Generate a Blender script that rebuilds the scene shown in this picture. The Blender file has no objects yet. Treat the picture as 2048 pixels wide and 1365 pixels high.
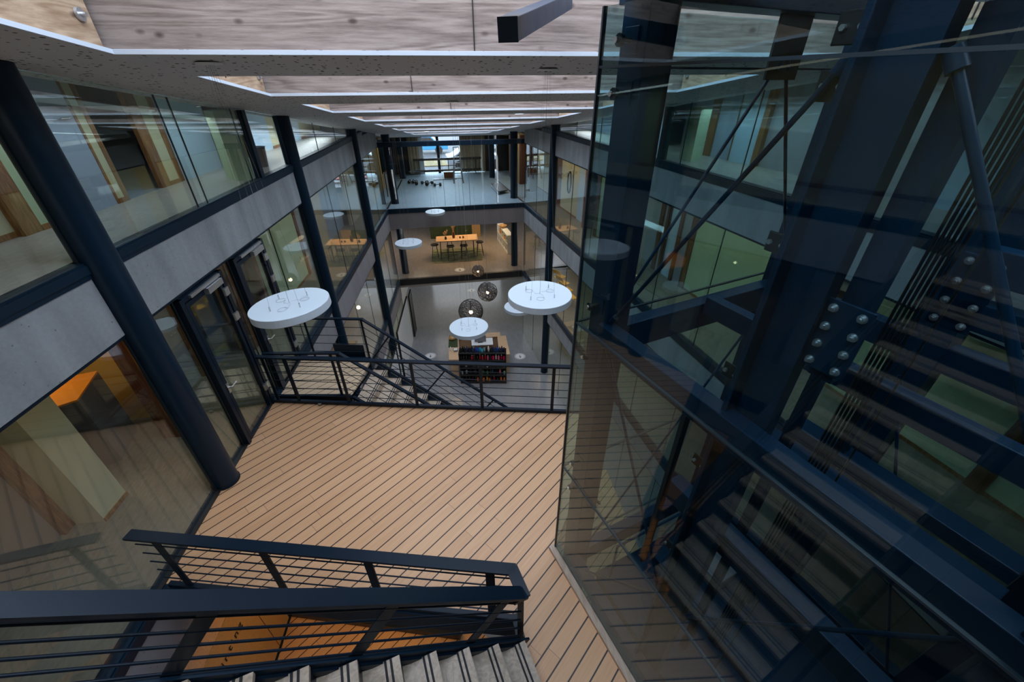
import bpy, bmesh, math, random
from mathutils import Vector, Matrix
random.seed(7)
S = bpy.context.scene
COL = S.collection
R = math.radians
H = 11.6                      # eye height above the ground floor
# ------------------------------------------------------------------ camera
FPX, PITCH, ROLL, YAW = 814.6, R(32.52), R(0.31), R(9.9)
_F = Vector((0, math.cos(PITCH), -math.sin(PITCH))); _X = Vector((1, 0, 0)); _D = _F.cross(_X)
_R2 = math.cos(ROLL)*_X + math.sin(ROLL)*_D; _D2 = -math.sin(ROLL)*_X + math.cos(ROLL)*_D
_rz = Matrix.Rotation(-YAW, 3, 'Z')
CR, CD, CF = _rz @ _R2, _rz @ _D2, _rz @ _F
cam = bpy.data.cameras.new('camera'); camo = bpy.data.objects.new('camera', cam); COL.objects.link(camo)
cam.sensor_width = 36; cam.lens = FPX/2048*36; cam.clip_start = 0.05; cam.clip_end = 300
m = Matrix((( CR.x, -CD.x, -CF.x), (CR.y, -CD.y, -CF.y), (CR.z, -CD.z, -CF.z))).to_4x4()
m.translation = Vector((0, 0, H)); camo.matrix_world = m
S.camera = camo
def ray(px, py): return (px-1024)/FPX*CR + (py-682.5)/FPX*CD + CF
def at(px, py, z):            # survey helper: where a sight line meets a level
    d = ray(px, py); t = (z-H)/d.z; return Vector((d.x*t, d.y*t, z))
# ------------------------------------------------------------------ levels
G0, F1, F2, F3 = 0.0, 3.6, 6.95, 10.2
def XL(y): return -3.6106 + 0.07659*y
def XR(y): return 5.42 - 0.0861*y
_wl = Vector((0.0764, 0.9971)); _nl = Vector((-0.9971, 0.0764))     # along / into the left rooms
_wr = Vector((-0.0858, 0.9963)); _nr = Vector((0.9963, 0.0858))
def LP(y, off=0.0): return (XL(y)+_nl.x*off, y+_nl.y*off)
def RP(y, off=0.0): return (XR(y)+_nr.x*off, y+_nr.y*off)
def CZ(y): return 12.32 - 0.1305*y         # underside of the sloping ceiling
# ------------------------------------------------------------------ mesh builder
class MB:
    def __init__(s): s.v = []; s.f = []; s.sm = []
    def add(s, vs, fs, smooth=False):
        n = len(s.v); s.v += [Vector(v) for v in vs]
        for f in fs: s.f.append([n+i for i in f]); s.sm.append(smooth)
        return s
    def hexa(s, p): return s.add(p, [(0,3,2,1),(4,5,6,7),(0,1,5,4),(1,2,6,5),(2,3,7,6),(3,0,4,7)])
    def prism(s, poly, z0, z1):
        n = len(poly)
        zz0 = z0 if isinstance(z0, (list, tuple)) else [z0]*n
        zz1 = z1 if isinstance(z1, (list, tuple)) else [z1]*n
        vs = [(p[0],p[1],zz0[i]) for i,p in enumerate(poly)] + [(p[0],p[1],zz1[i]) for i,p in enumerate(poly)]
        fs = [tuple(reversed(range(n))), tuple(range(n,2*n))] + [(i,(i+1)%n,n+(i+1)%n,n+i) for i in range(n)]
        return s.add(vs, fs)
    def box(s, c, size, rz=0.0):
        x,y,z = size[0]/2, size[1]/2, size[2]/2; ca, sa = math.cos(rz), math.sin(rz)
        P = [(-x,-y),(x,-y),(x,y),(-x,y)]
        return s.prism([(c[0]+a*ca-b*sa, c[1]+a*sa+b*ca) for a,b in P], c[2]-z, c[2]+z)
    def bar(s, p, q, w, h, up=(0,0,1), nrm=None):   # rectangular bar, w across, h along up
        p, q = Vector(p), Vector(q); d = (q-p).normalized()
        sd = d.cross(Vector(up))
        if sd.length < 1e-5: sd = d.cross(Vector((1,0,0)))
        if nrm is not None: sd = Vector(nrm)-d*d.dot(Vector(nrm))
        sd.normalize(); u = sd.cross(d).normalized()
        a, b = sd*w/2, u*h/2
        return s.hexa([p-a-b, p+a-b, p+a+b, p-a+b, q-a-b, q+a-b, q+a+b, q-a+b])
    def tube(s, p, q, r, n=10, r2=None, caps=True):
        p, q = Vector(p), Vector(q); d = (q-p).normalized(); r2 = r if r2 is None else r2
        a = d.cross(Vector((0,0,1)))
        if a.length < 1e-4: a = Vector((1,0,0))
        a.normalize(); b = d.cross(a)
        vs = []
        for c, rr in ((p,r),(q,r2)):
            for i in range(n):
                t = 2*math.pi*i/n; vs.append(c + a*math.cos(t)*rr + b*math.sin(t)*rr)
        s.add(vs, [(i,(i+1)%n,n+(i+1)%n,n+i) for i in range(n)], True)
        if caps: s.add(vs, [tuple(reversed(range(n))), tuple(range(n,2*n))])
        return s
    def path(s, pts, r, n=6):
        for a, b in zip(pts[:-1], pts[1:]): s.tube(a, b, r, n)
        return s
    def lathe(s, prof, c, n=24, smooth=True, M=None, caps=True):
        vs = []
        for r, z in prof:
            for i in range(n):
                t = 2*math.pi*i/n; v = Vector((r*math.cos(t), r*math.sin(t), z))
                if M is not None: v = M @ v
                vs.append(v+Vector(c))
        fs = [(k*n+i, k*n+(i+1)%n, (k+1)*n+(i+1)%n, (k+1)*n+i) for k in range(len(prof)-1) for i in range(n)]
        s.add(vs, fs, smooth)
        if caps and prof[0][0] > 1e-4: s.add(vs[:n], [tuple(reversed(range(n)))])
        if caps and prof[-1][0] > 1e-4: s.add(vs[-n:], [tuple(range(n))])
        return s
    def sphere(s, c, r, n=16, k=10, sq=(1,1,1)):
        pr = [(max(1e-5, r*math.sin(math.pi*i/k)), -r*math.cos(math.pi*i/k)) for i in range(k+1)]
        return s.lathe(pr, c, n, True, Matrix.Diagonal(sq))
    def lp(s, y0, y1, o0, o1, z0, z1, side='L'):     # box along a facade
        F = LP if side == 'L' else RP
        return s.prism([F(y0,o0), F(y1,o0), F(y1,o1), F(y0,o1)], z0, z1)
    def build(s, name, mat, parent=None, bevel=0.0):
        me = bpy.data.meshes.new(name)
        if parent is not None: o0 = ROOT[parent.name]
        else:
            xs=[v.x for v in s.v]; ys=[v.y for v in s.v]; zs=[v.z for v in s.v]
            o0 = Vector(((min(xs)+max(xs))/2, (min(ys)+max(ys))/2, min(zs)))
        me.from_pydata([v-o0 for v in s.v], [], s.f); me.validate()
        bm = bmesh.new(); bm.from_mesh(me); bmesh.ops.recalc_face_normals(bm, faces=bm.faces); bm.to_mesh(me); bm.free()
        if len(me.polygons) == len(s.sm):
            for p, sm in zip(me.polygons, s.sm): p.use_smooth = sm
        me.materials.append(mat)
        o = bpy.data.objects.new(name, me); COL.objects.link(o)
        if parent is not None: o.parent = parent
        else: o.location = o0
        ROOT[o.name] = o0
        if bevel:
            b = o.modifiers.new('bevel','BEVEL'); b.width = bevel; b.segments = 2; b.limit_method = 'ANGLE'
        return o
ROOT = {}
def tag(o, label=None, cat=None, group=None, kind=None):
    if label: o['label'] = label
    if cat: o['category'] = cat
    if group: o['group'] = group
    if kind: o['kind'] = kind
    return o
def thing(name, label, cat, loc, group=None):
    o = bpy.data.objects.new(name, None); COL.objects.link(o); o.location = Vector(loc); o.empty_display_size = .1
    ROOT[o.name] = Vector(loc)
    return tag(o, label, cat, group)
def struct(name, mb, m, label, cat, parent=None):
    o = mb.build(name, m, parent)
    if parent is None: tag(o, label, cat, None, 'structure')
    return o
def dup(root, loc, label=None, group=None):
    r = root.copy(); COL.objects.link(r); r.location = Vector(loc)
    for ch in list(root.children):
        c = ch.copy(); COL.objects.link(c); c.parent = r
        for g in ch.children:
            d = g.copy(); COL.objects.link(d); d.parent = c
    if label: r['label'] = label
    if group: r['group'] = group
    return r
# ------------------------------------------------------------------ materials
def new_mat(name):
    m = bpy.data.materials.new(name); m.use_nodes = True
    nt = m.node_tree; b = nt.nodes['Principled BSDF']; return m, nt, b
def N(nt, t, **kw):
    n = nt.nodes.new(t)
    for k, v in kw.items():
        if k in n.inputs: n.inputs[k].default_value = v
        else: setattr(n, k, v)
    return n
def plain(name, col, rough=.5, metal=0.0, spec=.5, emit=None, var=0.0, scale=8.0, bump=0.0):
    m, nt, b = new_mat(name)
    b.inputs['Base Color'].default_value = (*col, 1); b.inputs['Roughness'].default_value = rough
    b.inputs['Metallic'].default_value = metal; b.inputs['Specular IOR Level'].default_value = spec
    if emit: b.inputs['Emission Color'].default_value = (*emit[0],1); b.inputs['Emission Strength'].default_value = emit[1]
    tc = N(nt,'ShaderNodeNewGeometry'); no = N(nt,'ShaderNodeTexNoise', Scale=scale, Detail=4.0)
    nt.links.new(tc.outputs['Position'], no.inputs['Vector'])
    mr = N(nt,'ShaderNodeMapRange'); mr.inputs[3].default_value = max(.02,rough-.06); mr.inputs[4].default_value = min(1,rough+.06)
    nt.links.new(no.outputs['Fac'], mr.inputs[0]); nt.links.new(mr.outputs[0], b.inputs['Roughness'])
    if var:
        rp = N(nt,'ShaderNodeValToRGB'); rp.color_ramp.elements[0].position=.3; rp.color_ramp.elements[1].position=.7
        rp.color_ramp.elements[0].color = (*[c*(1-var) for c in col],1); rp.color_ramp.elements[1].color = (*[min(1,c*(1+var)) for c in col],1)
        nt.links.new(no.outputs['Fac'], rp.inputs[0]); nt.links.new(rp.outputs[0], b.inputs['Base Color'])
    if bump:
        bu = N(nt,'ShaderNodeBump', Strength=bump, Distance=.01); nt.links.new(no.outputs['Fac'], bu.inputs['Height']); nt.links.new(bu.outputs[0], b.inputs['Normal'])
    return m
def glass(name, tint, refl=1.0, rough=0.0):
    m = bpy.data.materials.new(name); m.use_nodes = True; nt = m.node_tree; nt.nodes.clear()
    out = N(nt,'ShaderNodeOutputMaterial'); mix = N(nt,'ShaderNodeMixShader')
    tr = N(nt,'ShaderNodeBsdfTransparent'); tr.inputs[0].default_value = (*tint,1)
    gl = N(nt,'ShaderNodeBsdfGlossy'); gl.inputs['Color'].default_value = (.95,1,1,1); gl.inputs['Roughness'].default_value = rough
    lw = N(nt,'ShaderNodeLayerWeight'); lw.inputs['Blend'].default_value = .5
    pw = N(nt,'ShaderNodeMath', operation='POWER'); pw.inputs[1].default_value = 5.0
    ma = N(nt,'ShaderNodeMath', operation='MULTIPLY_ADD'); ma.inputs[1].default_value = .96*refl; ma.inputs[2].default_value = .042*refl
    ma.use_clamp = True
    nt.links.new(lw.outputs['Facing'], pw.inputs[0]); nt.links.new(pw.outputs[0], ma.inputs[0]); nt.links.new(ma.outputs[0], mix.inputs[0])
    nt.links.new(tr.outputs[0], mix.inputs[1]); nt.links.new(gl.outputs[0], mix.inputs[2]); nt.links.new(mix.outputs[0], out.inputs[0])
    return m
def planks(name, ang, width, c1, c2, gap=.05, phase=0.0, length=1.9, gapcol=(.010,.004,.002), rough=.45):
    """boards running along heading ang (from +Y, clockwise)"""
    m, nt, b = new_mat(name)
    geo = N(nt,'ShaderNodeNewGeometry'); sx = N(nt,'ShaderNodeSeparateXYZ'); nt.links.new(geo.outputs['Position'], sx.inputs[0])
    def lin(a, bb, c=0.0):
        m1 = N(nt,'ShaderNodeMath',operation='MULTIPLY'); m1.inputs[1].default_value=a; nt.links.new(sx.outputs[0],m1.inputs[0])
        m2 = N(nt,'ShaderNodeMath',operation='MULTIPLY_ADD'); m2.inputs[1].default_value=bb; nt.links.new(sx.outputs[1],m2.inputs[0]); nt.links.new(m1.outputs[0],m2.inputs[2])
        m3 = N(nt,'ShaderNodeMath',operation='ADD'); m3.inputs[1].default_value=c; nt.links.new(m2.outputs[0],m3.inputs[0]); return m3
    ca, sa = math.cos(ang), math.sin(ang)
    across = lin(ca/width, -sa/width, phase); along = lin(sa/length, ca/length)
    fl = N(nt,'ShaderNodeMath',operation='FLOOR'); nt.links.new(across.outputs[0],fl.inputs[0])
    fr = N(nt,'ShaderNodeMath',operation='FRACT'); nt.links.new(across.outputs[0],fr.inputs[0])
    g = N(nt,'ShaderNodeMath',operation='LESS_THAN'); g.inputs[1].default_value = gap; nt.links.new(fr.outputs[0],g.inputs[0])
    wn = N(nt,'ShaderNodeTexWhiteNoise'); wn.noise_dimensions='1D'; nt.links.new(fl.outputs[0],wn.inputs['W'])
    al2 = N(nt,'ShaderNodeMath',operation='ADD'); nt.links.new(along.outputs[0],al2.inputs[0]); nt.links.new(wn.outputs['Value'],al2.inputs[1])
    fl2 = N(nt,'ShaderNodeMath',operation='FLOOR'); nt.links.new(al2.outputs[0],fl2.inputs[0])
    fr2 = N(nt,'ShaderNodeMath',operation='FRACT'); nt.links.new(al2.outputs[0],fr2.inputs[0])
    j = N(nt,'ShaderNodeMath',operation='LESS_THAN'); j.inputs[1].default_value=.0022; nt.links.new(fr2.outputs[0],j.inputs[0])
    ident = N(nt,'ShaderNodeMath',operation='MULTIPLY_ADD'); ident.inputs[1].default_value=7.31; nt.links.new(fl2.outputs[0],ident.inputs[0]); nt.links.new(fl.outputs[0],ident.inputs[2])
    w2 = N(nt,'ShaderNodeTexWhiteNoise'); w2.noise_dimensions='1D'; nt.links.new(ident.outputs[0],w2.inputs['W'])
    cmb = N(nt,'ShaderNodeCombineXYZ')
    sc = N(nt,'ShaderNodeMath',operation='MULTIPLY'); sc.inputs[1].default_value=6*width/.17; nt.links.new(across.outputs[0],sc.inputs[0])
    sl = N(nt,'ShaderNodeMath',operation='MULTIPLY'); sl.inputs[1].default_value=2.4; nt.links.new(al2.outputs[0],sl.inputs[0])
    nt.links.new(sc.outputs[0],cmb.inputs[0]); nt.links.new(sl.outputs[0],cmb.inputs[1]); nt.links.new(ident.outputs[0],cmb.inputs[2])
    gr = N(nt,'ShaderNodeTexNoise',Scale=1.5,Detail=5.0,Roughness=.65); nt.links.new(cmb.outputs[0],gr.inputs['Vector'])
    mixv = N(nt,'ShaderNodeMath',operation='MULTIPLY_ADD'); mixv.inputs[1].default_value=.22; nt.links.new(w2.outputs['Value'],mixv.inputs[0]); nt.links.new(gr.outputs['Fac'],mixv.inputs[2])
    rp = N(nt,'ShaderNodeValToRGB'); rp.color_ramp.elements[0].position=.3; rp.color_ramp.elements[1].position=.95
    rp.color_ramp.elements[0].color=(*c1,1); rp.color_ramp.elements[1].color=(*c2,1); nt.links.new(mixv.outputs[0],rp.inputs[0])
    mj = N(nt,'ShaderNodeMixRGB'); mj.blend_type='MIX'; mj.inputs[2].default_value=(*[c*.45 for c in c1],1); nt.links.new(j.outputs[0],mj.inputs[0]); nt.links.new(rp.outputs[0],mj.inputs[1])
    mg = N(nt,'ShaderNodeMixRGB'); mg.inputs[2].default_value=(*gapcol,1); nt.links.new(g.outputs[0],mg.inputs[0]); nt.links.new(mj.outputs[0],mg.inputs[1])
    nt.links.new(mg.outputs[0],b.inputs['Base Color']); b.inputs['Roughness'].default_value=rough
    bu = N(nt,'ShaderNodeBump',Strength=.6,Distance=.01); iv = N(nt,'ShaderNodeMath',operation='SUBTRACT'); iv.inputs[0].default_value=1.0
    nt.links.new(g.outputs[0],iv.inputs[1]); nt.links.new(iv.outputs[0],bu.inputs['Height']); nt.links.new(bu.outputs[0],b.inputs['Normal'])
    return m
def pine(name, c1, c2, knots=True, stretch=(.55,6.0,6.0), scale=2.2, rough=.6):
    m, nt, b = new_mat(name)
    geo = N(nt,'ShaderNodeNewGeometry'); mp = N(nt,'ShaderNodeMapping'); mp.inputs['Scale'].default_value = stretch
    nt.links.new(geo.outputs['Position'],mp.inputs[0])
    n1 = N(nt,'ShaderNodeTexNoise',Scale=scale*.5,Detail=2.0,Distortion=.6); nt.links.new(mp.outputs[0],n1.inputs['Vector'])
    mu = N(nt,'ShaderNodeMath',operation='MULTIPLY'); mu.inputs[1].default_value=44.0; nt.links.new(n1.outputs['Fac'],mu.inputs[0])
    si = N(nt,'ShaderNodeMath',operation='SINE'); nt.links.new(mu.outputs[0],si.inputs[0])
    n2 = N(nt,'ShaderNodeTexNoise',Scale=scale*3,Detail=6.0,Roughness=.7); nt.links.new(mp.outputs[0],n2.inputs['Vector'])
    ad = N(nt,'ShaderNodeMath',operation='MULTIPLY_ADD'); ad.inputs[1].default_value=.11; nt.links.new(si.outputs[0],ad.inputs[0]); nt.links.new(n2.outputs['Fac'],ad.inputs[2])
    rp = N(nt,'ShaderNodeValToRGB'); rp.color_ramp.elements[0].position=.3; rp.color_ramp.elements[1].position=.68
    rp.color_ramp.elements[0].color=(*c1,1); rp.color_ramp.elements[1].color=(*c2,1); nt.links.new(ad.outputs[0],rp.inputs[0])
    last = rp.outputs[0]
    if knots:
        mp2 = N(nt,'ShaderNodeMapping'); mp2.inputs['Scale'].default_value=(3.6,3.6,6.5); nt.links.new(geo.outputs['Position'],mp2.inputs[0])
        vo = N(nt,'ShaderNodeTexVoronoi',Scale=1.0); nt.links.new(mp2.outputs[0],vo.inputs['Vector'])
        r2 = N(nt,'ShaderNodeValToRGB'); r2.color_ramp.elements[0].position=.06; r2.color_ramp.elements[1].position=.17
        r2.color_ramp.elements[0].color=(.10,.05,.03,1); r2.color_ramp.elements[1].color=(1,1,1,1); nt.links.new(vo.outputs['Distance'],r2.inputs[0])
        mm = N(nt,'ShaderNodeMixRGB'); mm.blend_type='MULTIPLY'; mm.inputs[0].default_value=.8; nt.links.new(last,mm.inputs[1]); nt.links.new(r2.outputs[0],mm.inputs[2]); last = mm.outputs[0]
    nt.links.new(last,b.inputs['Base Color']); b.inputs['Roughness'].default_value=rough
    return m
def perforated(name, col):
    m, nt, b = new_mat(name)
    geo = N(nt,'ShaderNodeNewGeometry'); mp = N(nt,'ShaderNodeMapping'); mp.inputs['Scale'].default_value=(18,18,.01); nt.links.new(geo.outputs['Position'],mp.inputs[0])
    vo = N(nt,'ShaderNodeTexVoronoi',Scale=1.0); nt.links.new(mp.outputs[0],vo.inputs['Vector'])
    sp = N(nt,'ShaderNodeSeparateColor'); nt.links.new(vo.outputs['Color'],sp.inputs[0])
    th = N(nt,'ShaderNodeMath',operation='MULTIPLY'); th.inputs[1].default_value=.33; nt.links.new(sp.outputs[0],th.inputs[0])
    ls = N(nt,'ShaderNodeMath',operation='LESS_THAN'); nt.links.new(vo.outputs['Distance'],ls.inputs[0]); nt.links.new(th.outputs[0],ls.inputs[1])
    mx = N(nt,'ShaderNodeMixRGB'); mx.inputs[1].default_value=(*col,1); mx.inputs[2].default_value=(.02,.02,.022,1); nt.links.new(ls.outputs[0],mx.inputs[0])
    nt.links.new(mx.outputs[0],b.inputs['Base Color']); b.inputs['Roughness'].default_value=.8
    return m
def concrete(name, c, stain=.5):
    m, nt, b = new_mat(name)
    geo = N(nt,'ShaderNodeNewGeometry')
    n1 = N(nt,'ShaderNodeTexNoise',Scale=26.0,Detail=8.0,Roughness=.7); nt.links.new(geo.outputs['Position'],n1.inputs['Vector'])
    mp = N(nt,'ShaderNodeMapping'); mp.inputs['Scale'].default_value=(1.7,1.7,.35); nt.links.new(geo.outputs['Position'],mp.inputs[0])
    n2 = N(nt,'ShaderNodeTexNoise',Scale=1.8,Detail=3.0); nt.links.new(mp.outputs[0],n2.inputs['Vector'])
    vo = N(nt,'ShaderNodeTexVoronoi',Scale=11.0); nt.links.new(geo.outputs['Position'],vo.inputs['Vector'])
    pit = N(nt,'ShaderNodeMath',operation='LESS_THAN'); pit.inputs[1].default_value=.09; nt.links.new(vo.outputs['Distance'],pit.inputs[0])
    ad = N(nt,'ShaderNodeMath',operation='MULTIPLY_ADD'); ad.inputs[1].default_value=.45; nt.links.new(n1.outputs['Fac'],ad.inputs[0]); nt.links.new(n2.outputs['Fac'],ad.inputs[2])
    rp = N(nt,'ShaderNodeValToRGB'); rp.color_ramp.elements[0].position=.5; rp.color_ramp.elements[1].position=.95
    rp.color_ramp.elements[0].color=(*[k*(1-stain*.6) for k in c],1); rp.color_ramp.elements[1].color=(*[min(1,k*1.12) for k in c],1)
    nt.links.new(ad.outputs[0],rp.inputs[0])
    mx = N(nt,'ShaderNodeMixRGB'); mx.inputs[2].default_value=(*[k*.55 for k in c],1); nt.links.new(pit.outputs[0],mx.inputs[0]); nt.links.new(rp.outputs[0],mx.inputs[1])
    nt.links.new(mx.outputs[0],b.inputs['Base Color']); b.inputs['Roughness'].default_value=.75
    bu = N(nt,'ShaderNodeBump',Strength=.12,Distance=.01); nt.links.new(n1.outputs['Fac'],bu.inputs['Height']); nt.links.new(bu.outputs[0],b.inputs['Normal'])
    return m
def speckle(name, c1, c2, scale=60.0, rough=.35):
    m, nt, b = new_mat(name)
    geo = N(nt,'ShaderNodeNewGeometry'); mp = N(nt,'ShaderNodeMapping'); mp.inputs['Scale'].default_value=(1,.35,1); nt.links.new(geo.outputs['Position'],mp.inputs[0])
    n1 = N(nt,'ShaderNodeTexNoise',Scale=scale*.4,Detail=6.0,Roughness=.7); nt.links.new(mp.outputs[0],n1.inputs['Vector'])
    n2 = N(nt,'ShaderNodeTexNoise',Scale=1.3,Detail=2.0); nt.links.new(mp.outputs[0],n2.inputs['Vector'])
    ad = N(nt,'ShaderNodeMath',operation='MULTIPLY_ADD'); ad.inputs[1].default_value=.5; nt.links.new(n2.outputs['Fac'],ad.inputs[0]); nt.links.new(n1.outputs['Fac'],ad.inputs[2])
    rp = N(nt,'ShaderNodeValToRGB'); rp.color_ramp.elements[0].position=.45; rp.color_ramp.elements[1].position=1.0
    rp.color_ramp.elements[0].color=(*c1,1); rp.color_ramp.elements[1].color=(*c2,1); nt.links.new(ad.outputs[0],rp.inputs[0])
    nt.links.new(rp.outputs[0],b.inputs['Base Color']); b.inputs['Roughness'].default_value=rough
    return m
M = {}
M['steel'] = plain('dark blue painted steel', (.004,.017,.034), .38, 0, .22)
M['steelb'] = plain('blue painted shaft steel', (.003,.022,.050), .36, 0, .22)
M['rail'] = plain('blackened rail steel', (.005,.013,.024), .30, .0, .2)
M['chrome'] = plain('brushed stainless', (.62,.62,.60), .28, 1.0)
M['black'] = plain('black lacquer', (.008,.008,.009), .45)
M['rubber'] = plain('black strip', (.006,.006,.007), .7)
M['concrete'] = concrete('fair faced concrete', (.29,.315,.325))
M['concrete2'] = concrete('pale fascia board', (.25,.235,.245), .15)
M['ceil'] = perforated('perforated ceiling board', (.60,.60,.61))
M['white'] = plain('white lacquer', (.82,.86,.88), .4)
M['lip'] = plain('white skylight edge', (.60,.66,.72), .5)
M['wire'] = plain('thin grey wire', (.22,.23,.24), .5)
M['lampwhite'] = plain('white lamp housing', (.56,.64,.69), .42)
M['pine'] = pine('knotty larch cladding', (.15,.11,.092), (.33,.265,.225), True, (.35,5.0,5.0), 2.4)
M['pine_side'] = pine('knotty larch side cladding', (.28,.17,.095), (.48,.34,.22), True, (6.0,.55,6.0))
M['deck'] = planks('oak deck boards', R(50.8), .1508, (.57,.305,.15), (.73,.435,.235), .09, 5.1073/.1508+.045, 1.9)
M['deck_low'] = planks('oak deck boards below', R(50.8), .1508, (.50,.28,.13), (.66,.40,.2), .1, .3, 1.9)
M['deck_perp'] = planks('oak landing boards', R(50.8), .1508, (.46,.33,.2), (.64,.48,.32), .08, .1, 2.3)
M['tread'] = pine('oiled oak tread', (.36,.28,.20), (.50,.40,.30), False, (3.0,3.0,8.0), 4.0, .4)
M['trim_oak'] = pine('oak edge trim', (.40,.29,.20), (.54,.41,.31), False, (4,.6,4), 4.0, .5)
M['redwood'] = pine('stained door frame wood', (.09,.028,.008), (.19,.068,.022), False, (6,6,.7), 3.0, .45)
M['oakpost'] = pine('oak post', (.15,.06,.015), (.32,.15,.05), False, (6,6,.7), 3.0, .45)
M['cream'] = plain('cream wall paint', (.58,.57,.38), .6, var=.03, scale=2.0)
M['greencream'] = plain('pale green wall paint', (.46,.58,.38), .6, var=.03, scale=2.0)
M['ochre'] = plain('ochre wall', (.55,.33,.06), .55, var=.06, scale=2.0)
M['bluedoor'] = plain('grey blue door leaf', (.36,.44,.58), .35)
M['whitedoor'] = plain('pale blue door leaf', (.46,.64,.80), .3)
M['greydoor'] = plain('grey door leaf', (.34,.36,.40), .4)
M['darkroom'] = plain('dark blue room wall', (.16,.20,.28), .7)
M['anthracite'] = plain('anthracite cabinet', (.13,.135,.15), .4)
M['orange'] = plain('orange cabinet top', (.85,.30,.03), .45)
M['corr'] = speckle('speckled linoleum', (.14,.13,.10), (.25,.235,.19))
M['corr3'] = speckle('pale speckled linoleum', (.28,.27,.245), (.46,.45,.42))
M['gfloor'] = speckle('grey cast floor', (.235,.24,.25), (.31,.32,.335), 20.0, .2)
M['f1floor'] = speckle('taupe cast floor', (.30,.26,.235), (.40,.35,.31), 20.0, .25)
M['gym'] = speckle('pale gym floor', (.27,.37,.44), (.35,.46,.54), 14.0, .6)
M['glass'] = glass('facade glass', (.95,.97,.955), 1.3)
M['glassS'] = glass('far screen glass', (.95,.97,.96), .55)
M['glassE'] = glass('lift shaft glass', (.73,.83,.84), .95)
M['seal'] = plain('dark glass seal', (.01,.022,.03), .4)
M['plaster'] = plain('white plaster', (.62,.62,.60), .8)
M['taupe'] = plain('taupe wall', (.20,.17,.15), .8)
M['darkceil'] = plain('dark soffit', (.10,.10,.10), .8)
M['greenwall'] = plain('dark green wall felt', (.035,.06,.02), .8, var=.2)
M['osb'] = pine('pressed chip board', (.34,.21,.09), (.55,.37,.17), False, (9,9,9), 6.0, .6)
M['felt'] = plain('charcoal felt', (.02,.02,.021), .9)
M['thread'] = plain('charcoal resin thread', (.055,.05,.046), .8)
M['oak_top'] = pine('pale oak counter', (.52,.34,.20), (.68,.47,.30), False, (1,6,6), 3.0, .4)
M['rug'] = plain('mottled green rug', (.19,.20,.10), .95, var=.5, scale=3.0)
M['curtain'] = plain('sand curtain', (.55,.46,.32), .85, var=.08)
M['yellow'] = plain('yellow seat shell', (.75,.48,.03), .4)
M['bulb'] = plain('warm bulb', (1,.8,.55), .5, emit=((1,.66,.36), 14.0))
M['paper'] = plain('white sticker', (.85,.85,.85), .5)
M['screen'] = plain('dim monitor panel', (.20,.21,.24), .25)
M['rattan'] = plain('wicker', (.45,.25,.10), .7, var=.3, scale=40)
M['dried'] = plain('dried stems', (.55,.36,.16), .8, var=.3, scale=30)
M['alu'] = plain('bare aluminium', (.60,.62,.64), .35, .9)
M['ladder'] = plain('dull grey ladder rail', (.13,.14,.15), .5)
M['barre'] = plain('dark brown barre', (.05,.036,.028), .5)
M['asphalt'] = plain('darkened asphalt', (.035,.038,.045), .7, var=.15, scale=2)  # asphalt and leaves darkened in the colour to hold down outdoor brightness
M['leaves'] = plain('leaf strewn grass', (.13,.10,.04), .9, var=.45, scale=5)
M['redleaf'] = plain('red fallen leaves', (.16,.04,.025), .9, var=.5, scale=14)
M['ink'] = plain('black lettering', (.01,.01,.01), .6)
M['yellowdoor'] = plain('mustard panel', (.55,.38,.05), .6, var=.05)
M['stone'] = plain('pale garment', (.6,.58,.56), .9)
def colour(n, c, r=.3): 
    if n not in M: M[n] = plain(n, c, r)
    return M[n]
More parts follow.
